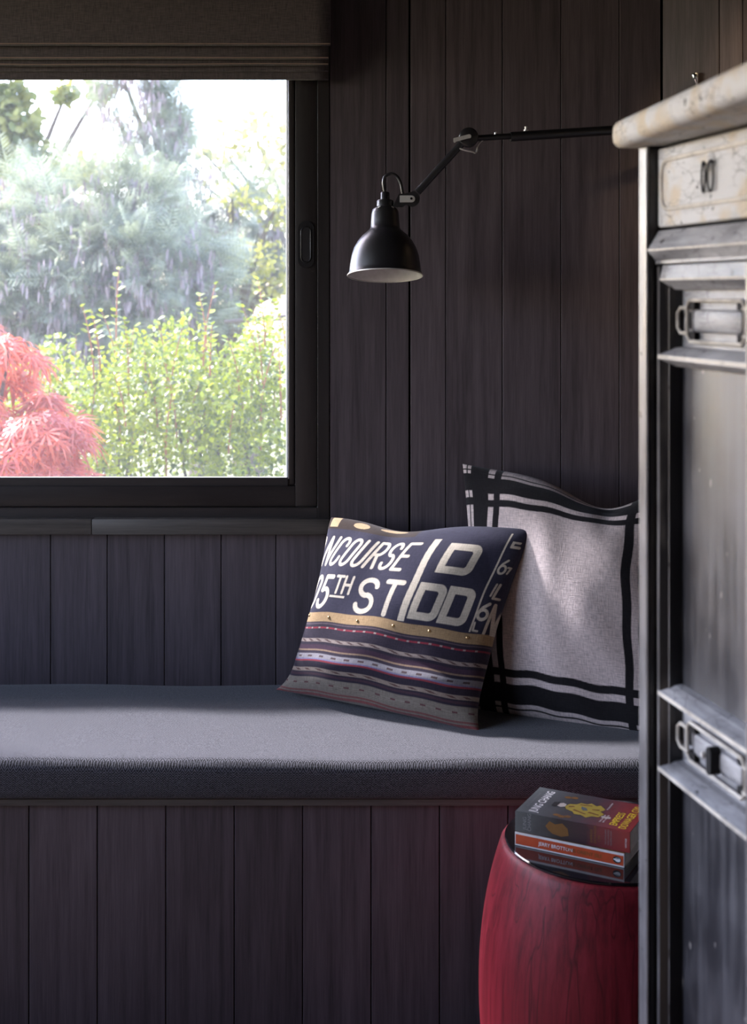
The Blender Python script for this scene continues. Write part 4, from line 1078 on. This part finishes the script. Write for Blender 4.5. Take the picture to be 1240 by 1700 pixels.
def frames(nrm, along_):
    """unit frames: columns x, y (leaf axis), z (leaf normal)"""
    y = along_ / np.linalg.norm(along_, axis=1, keepdims=True)
    z = nrm - y * (nrm * y).sum(1, keepdims=True); z /= np.linalg.norm(z, axis=1, keepdims=True) + 1e-9
    x = np.cross(y, z); return x, y, z
def leaves(name, kind, pos, nrm, along_, size, mat, parent, stuff=True):
    tv, tf = LEAF[kind]; x, y, z = frames(nrm, along_)
    n, k = len(pos), len(tv)
    V = pos[:, None, :] + size[:, None, None] * (tv[None, :, 0:1] * x[:, None, :] + tv[None, :, 1:2] * y[:, None, :] + tv[None, :, 2:3] * z[:, None, :])
    V = V.reshape(-1, 3) - np.array(mat_of(parent).translation)
    me = bpy.data.meshes.new(name)
    fl = [len(f) for f in tf]; base = np.concatenate([np.array(f) for f in tf])
    idx = (np.arange(n)[:, None] * k + base[None, :]).ravel()
    tot = np.tile(fl, n); start = np.concatenate([[0], np.cumsum(tot)[:-1]])
    me.vertices.add(len(V)); me.vertices.foreach_set('co', V.astype('f').ravel())
    me.loops.add(len(idx)); me.loops.foreach_set('vertex_index', idx.astype('i'))
    me.polygons.add(len(tot)); me.polygons.foreach_set('loop_start', start.astype('i'))
    a = me.attributes.new('rnd', 'FLOAT', 'POINT'); a.data.foreach_set('value', np.repeat(RNG.random(n), k).astype('f'))
    me.materials.append(mat); me.update(calc_edges=True)
    o = link_mesh(name, me, parent)
    if stuff: o['kind'] = 'stuff'
    return o
def leaf_parts(name, kind, pos, nrm, along_, size, mat, parent):
    tv, tf = LEAF[kind]; me = bpy.data.meshes.new(name); me.from_pydata([tuple(v) for v in tv], [], tf); me.materials.append(mat)
    x, y, z = frames(nrm, along_); T = np.array(mat_of(parent).translation)
    for i in range(len(pos)):
        o = bpy.data.objects.new(name, me); COL.objects.link(o); o.parent = parent
        p = pos[i] - T; s = size[i]
        o.matrix_local = Matrix(((x[i, 0] * s, y[i, 0] * s, z[i, 0] * s, p[0]), (x[i, 1] * s, y[i, 1] * s, z[i, 1] * s, p[1]), (x[i, 2] * s, y[i, 2] * s, z[i, 2] * s, p[2]), (0, 0, 0, 1)))
def rdir(n): 
    v = RNG.normal(size=(n, 3)); return v / np.linalg.norm(v, axis=1, keepdims=True)

# clipped green shrubs under the window line
def shrub(label, cx, cy, rx, ry, zt, n, nparts, shoots, seed):
    global RNG
    RNG = np.random.default_rng(seed); rnd = random.Random(seed)
    t = root('garden_shrub', (cx, cy, -.25)); tag(t, label, 'shrub', 'shrubs outside the window')
    d = rdir(n); rad = RNG.random(n) ** .28
    P = np.stack([cx + rx * rad * np.sign(d[:, 0]) * np.abs(d[:, 0]) ** .8, cy + ry * rad * d[:, 1], zt * .45 + (zt * .55) * rad * np.sign(d[:, 2]) * np.abs(d[:, 2]) ** .6], 1)
    P[:, 2] += .05 * np.sin(P[:, 0] * 9 + seed) + .04 * np.sin(P[:, 0] * 21)
    P = P[P[:, 2] > .1]; n = len(P)
    nr = rdir(n) * .7 + np.array([(.1, -.35, .75)]); al = rdir(n) + np.array([(0, -.1, .25)]); sz = RNG.uniform(.016, .034, n)
    # the nearest leaves are objects of their own
    o = np.argsort(P[:, 1] - .15 * P[:, 2]); a, b = o[:nparts], o[nparts:]
    leaves('foliage', 'oval', P[b], nr[b], al[b], sz[b], M['hedge_leaf'], t)
    leaf_parts('leaf', 'oval', P[a], nr[a], al[a], sz[a] * 1.1, M['hedge_leaf'], t)
    bm = bmesh.new(); sp_, sn, sa = [], [], []
    for i in range(shoots):
        x = cx + rnd.uniform(-.9, .9) * rx; y = cy + rnd.uniform(-.9, .3) * ry
        z0 = zt * rnd.uniform(.55, .92); h = rnd.uniform(.2, .36); lx, ly = rnd.uniform(-.25, .25), rnd.uniform(-.2, .1)
        path = [(x + lx * k * k * h, y + ly * k * h, z0 + h * k) for k in np.linspace(0, 1, 6)]
        bm_tube(path, [.004, .0038, .0034, .003, .0024, .0015], 5, bm=bm)
        for k in np.linspace(.2, 1, 10):
            for s in (1, -1):
                th = rnd.uniform(0, 6.28); sp_.append((x + lx * k * k * h, y + ly * k * h, z0 + h * k)); sa.append((math.cos(th) * s, math.sin(th) * s, .5)); sn.append((rnd.uniform(-.4, .4), rnd.uniform(-.6, .2), .7))
    mk_bm('shoots', bm, M['red_stem'], t)
    m = len(sp_); leaves('shoot_leaves', 'oval', np.array(sp_), np.array(sn), np.array(sa), RNG.uniform(.026, .044, m), M['hedge_leaf'], t)
    bm = bmesh.new()
    for i in range(5):
        x = cx + rnd.uniform(-.15, .15); y = cy + rnd.uniform(-.15, .15)
        bm_tube([(x, y, -.26), (x + rnd.uniform(-.6, .6) * rx, y + rnd.uniform(-.2, .5) * ry, zt * .7)], [.014, .006], 6, bm=bm)
    mk_bm('stems', bm, M['bark'], t)
shrub('rounded green shrub beside the red maple outside', xa(185, 5.9), 5.9, .52, .5, za(560, 5.9), 11000, 110, 16, 3)
shrub('bushy green shrub with reddish shoots in the middle of the window view', xa(320, 5.75), 5.75, .46, .5, za(535, 5.75), 11000, 110, 24, 4)
shrub('green shrub at the right edge of the window view', xa(475, 5.9), 5.9, .48, .5, za(525, 5.9), 11000, 80, 18, 5)
shrub('green shrub past the right edge of the glass', xa(640, 6.1), 6.1, .5, .5, za(530, 6.1), 5000, 0, 10, 8)
shrub('green shrub growing behind the red maple', xa(0, 6.3), 6.3, .6, .5, za(590, 6.3), 6000, 0, 6, 6)

# red lace-leaf maple
RNG = np.random.default_rng(21)
mp = root('lace_maple', (xa(-60, 5.0), 5.05, -.25)); tag(mp, 'red lace-leaf maple with drooping layered foliage', 'small tree')
pads = [(15, 584, 5.05, 56, 20), (-70, 560, 5.2, 90, 34), (62, 712, 4.9, 84, 24), (-45, 690, 4.95, 80, 34), (10, 628, 5.2, 46, 14), (75, 668, 5.1, 30, 14), (0, 770, 4.8, 110, 40), (72, 778, 4.9, 86, 26), (-110, 760, 4.9, 110, 60), (-150, 640, 5.1, 110, 60), (120, 722, 5.0, 32, 22)]
Pm, Nm, Am = [], [], []
for px_, py_, Y, rx_, rz_ in pads:
    c = np.array(PX(px_, py_, Y)); m = int(.8 * rx_)
    a = RNG.random(m) * 2 * math.pi; r = RNG.random(m) ** .6
    dx, dy = np.cos(a) * r, np.sin(a) * r; sx = rx_ / F * Y; sz3 = rz_ / F * Y
    z = sz3 * (1 - 1.7 * r ** 2) + RNG.normal(size=m) * .012
    Pm.append(c + np.stack([dx * sx, dy * sx, z], 1)); out = np.stack([np.cos(a) * .8, np.sin(a) * .8, -.9 * r - .25], 1)
    Am.append(out + rdir(m) * .35); Nm.append(np.stack([np.cos(a) * r * .6, np.sin(a) * r * .6 - .25, np.full(m, .8)], 1) + rdir(m) * .3)
Pm, Nm, Am = map(np.concatenate, (Pm, Nm, Am)); o = np.argsort(Pm[:, 1] + np.where(Pm[:, 0] / Pm[:, 1] * F + HX < -30, 2, 0)); sz = RNG.uniform(.095, .155, len(Pm))
leaf_parts('leaf', 'maple', Pm[o[:290]], Nm[o[:290]], Am[o[:290]], sz[o[:290]], M['maple_leaf'], mp)
leaves('foliage', 'maple', Pm[o[290:]], Nm[o[290:]], Am[o[290:]], sz[o[290:]], M['maple_leaf'], mp)
bm = bmesh.new(); tb = Vector((xa(-60, 5.0), 5.05, -.26)); fork = tb + Vector((.02, 0, .45))
bm_tube([tb, fork], [.035, .028], 8, bm=bm)
for px_, py_, Y, rx_, rz_ in pads:
    e = PX(px_, py_, Y); mid = fork.lerp(e, .5) + Vector((0, 0, .1)); bm_tube(smooth_path([fork, mid, e + Vector((0, 0, .02))], 4), [.016 - .0014 * i for i in range(9)], 6, bm=bm)
mk_bm('branches', bm, M['bark'], mp)

# background trees: crowns are gathered from clumps given as (px, py, depth, radius px)
def crown(name, label, base, clumps, kind, mat, dens, size, seed, group='trees behind the shrubs', pods=0, droop=-.2):
    global RNG
    RNG = np.random.default_rng(seed); t = root(name, base); tag(t, label, 'tree', group)
    Ps = []; Dr = []; bm = bmesh.new(); b0 = Vector(base)
    tops = [PX(c[0], c[1], c[2]) for c in clumps]
    fork = b0 + (sum(tops, Vector()) / len(tops) - b0) * .55; fork.x = b0.x * .6 + fork.x * .4
    bm_tube(smooth_path([b0 - Vector((0, 0, .02)), b0.lerp(fork, .5) + Vector((.05, 0, 0)), fork], 4), [.16, .15, .14, .13, .12, .115, .11, .10, .09], 9, bm=bm)
    for (px_, py_, Y, r), e in zip(clumps, tops):
        m = max(4, int(dens * (r / 50) ** 2)); R = r / F * Y
        if kind == 'feather':
            g = max(3, m // 11); dc = rdir(g) * (RNG.random(g) ** .3)[:, None]; i_ = RNG.integers(0, g, m)
            Ps.append(np.array(e) + dc[i_] * R * np.array([(1, .8, .85)]) + RNG.normal(size=(m, 3)) * .035)
            Dr.append(dc[i_] * .9 + rdir(m) * .55)
        else:
            d = rdir(m) * (RNG.random(m) ** .4)[:, None] * np.array([(1, .8, .85)])
            Ps.append(np.array(e) + d * R); Dr.append(rdir(m))
        bm_tube(smooth_path([fork, fork.lerp(e, .55) + Vector((0, 0, .12)), e], 4), [.05 - .0048 * i for i in range(9)], 6, bm=bm)
    mk_bm('branches', bm, M['bark'], t)
    P = np.concatenate(Ps); n = len(P)
    al = np.concatenate(Dr) + np.array([(0, -.15, droop)]); nr = rdir(n) * .8 + np.array([(0, -.4, .7)])
    leaves('foliage', kind, P, nr, al, RNG.uniform(.7, 1.25, n) * size, mat, t)
    if pods:
        i = RNG.choice(n, pods); Q = P[i] + rdir(pods) * .06 + np.array([(0, -.18, -.05)]); Q = np.repeat(Q, 4, 0) + RNG.normal(size=(pods * 4, 3)) * .03
        leaves('seed_pods', 'pod', Q, rdir(len(Q)) + np.array([(0, -1, 0)]), np.array([(0, 0, -1.0)]) + rdir(len(Q)) * .22, RNG.uniform(.065, .105, len(Q)), M['wattle_pod'], t)
    return t
cl = [(40, 430, 8.6, 75), (130, 470, 8.4, 75), (110, 390, 8.6, 70), (190, 420, 8.5, 70), (215, 345, 8.8, 62), (160, 330, 8.8, 60), (250, 470, 8.4, 70), (300, 410, 8.7, 62), (60, 340, 8.9, 62), (20, 510, 8.4, 70), (275, 350, 8.9, 50), (330, 470, 8.6, 50), (-60, 400, 8.8, 90), (-60, 500, 8.6, 90), (100, 540, 8.4, 70), (200, 530, 8.4, 70), (300, 530, 8.6, 60)]
crown('wattle_tree', 'grey-green feathery wattle with hanging pods behind the shrubs', (xa(150, 8.8), 9.0, -.26), cl, 'feather', M['wattle_leaf'], 130, .27, 31, pods=650)
cl = [(280, 170, 10.2, 30), (188, 185, 10.3, 34), (292, 235, 10.2, 30), (205, 130, 10.3, 34), (235, 160, 10.2, 44), (230, 220, 10.2, 48), (262, 200, 10.3, 32), (210, 270, 10.0, 42), (260, 270, 10.1, 38), (350, 320, 10.0, 55), (400, 360, 10.0, 55), (440, 400, 10.1, 55), (365, 400, 9.8, 50), (235, 100, 10.2, 60), (245, 40, 10.3, 70), (460, 350, 10.2, 40), (300, 310, 10.0, 44), (420, 450, 10.0, 40), (340, 450, 9.8, 45), (560, 430, 10.0, 80), (680, 440, 10.0, 80)]
crown('wattle_tree', 'tall dusky wattle rising in a column to the blind', (xa(330, 10.4), 10.6, -.26), cl, 'feather', M['wattle_leaf'], 125, .25, 32, pods=450)
cl = [(10, 210, 11.5, 60), (40, 270, 11.5, 60), (0, 300, 11.5, 70), (80, 300, 11.4, 46), (-60, 180, 11.6, 80), (25, 160, 11.5, 32), (130, 290, 11.6, 36), (110, 155, 11.8, 22), (165, 150, 11.8, 22), (-80, 60, 11.6, 100), (60, 345, 11.4, 60)]
crown('broadleaf_tree', 'loose green tree at the left edge of the window view', (xa(-20, 11.6), 11.8, -.26), cl, 'oval', M['tree_leaf'], 420, .10, 33)
cl = [(420, 220, 13, 50), (465, 260, 13, 50), (380, 260, 13, 42), (440, 310, 13, 50), (335, 250, 13.2, 30), (470, 190, 13, 34), (520, 230, 13, 70), (500, 330, 13, 70), (410, 480, 13, 40), (460, 450, 13, 40), (330, 300, 13, 30), (540, 430, 13, 70)]
crown('broadleaf_tree', 'tree with overexposure painted into its pale leaves at the upper right of the window view', (xa(560, 13.4), 13.6, -.26), cl, 'oval', M['overlit_leaf'], 70, .10, 34)
cl = [(20, 470, 9.6, 60), (30, 350, 9.6, 55), (425, 430, 9.2, 50), (385, 330, 9.4, 40), (455, 350, 9.3, 40), (335, 440, 9.3, 36), (150, 300, 9.7, 36), (455, 470, 9.2, 40), (230, 290, 9.7, 30), (-70, 420, 9.7, 80)]
crown('broadleaf_tree', 'yellow-green tree mingling between the two wattles', (xa(420, 9.9), 9.9, -.26), cl, 'oval', M['gold_leaf'], 170, .05, 35)
# dead branch on the lawn side of the shrubs
dbp = smooth_path([PX(372, 534, 8.0), PX(400, 533, 8.0), PX(430, 529, 8.0), PX(475, 527, 8.0), PX(560, 518, 8.05)], 5)
db = tube('dead_branch', dbp, [.012 + .0006 * i for i in range(len(dbp))], M['bark'], None, 8); tag(db, 'bare dark branch reaching in behind the right shrub', 'branch')
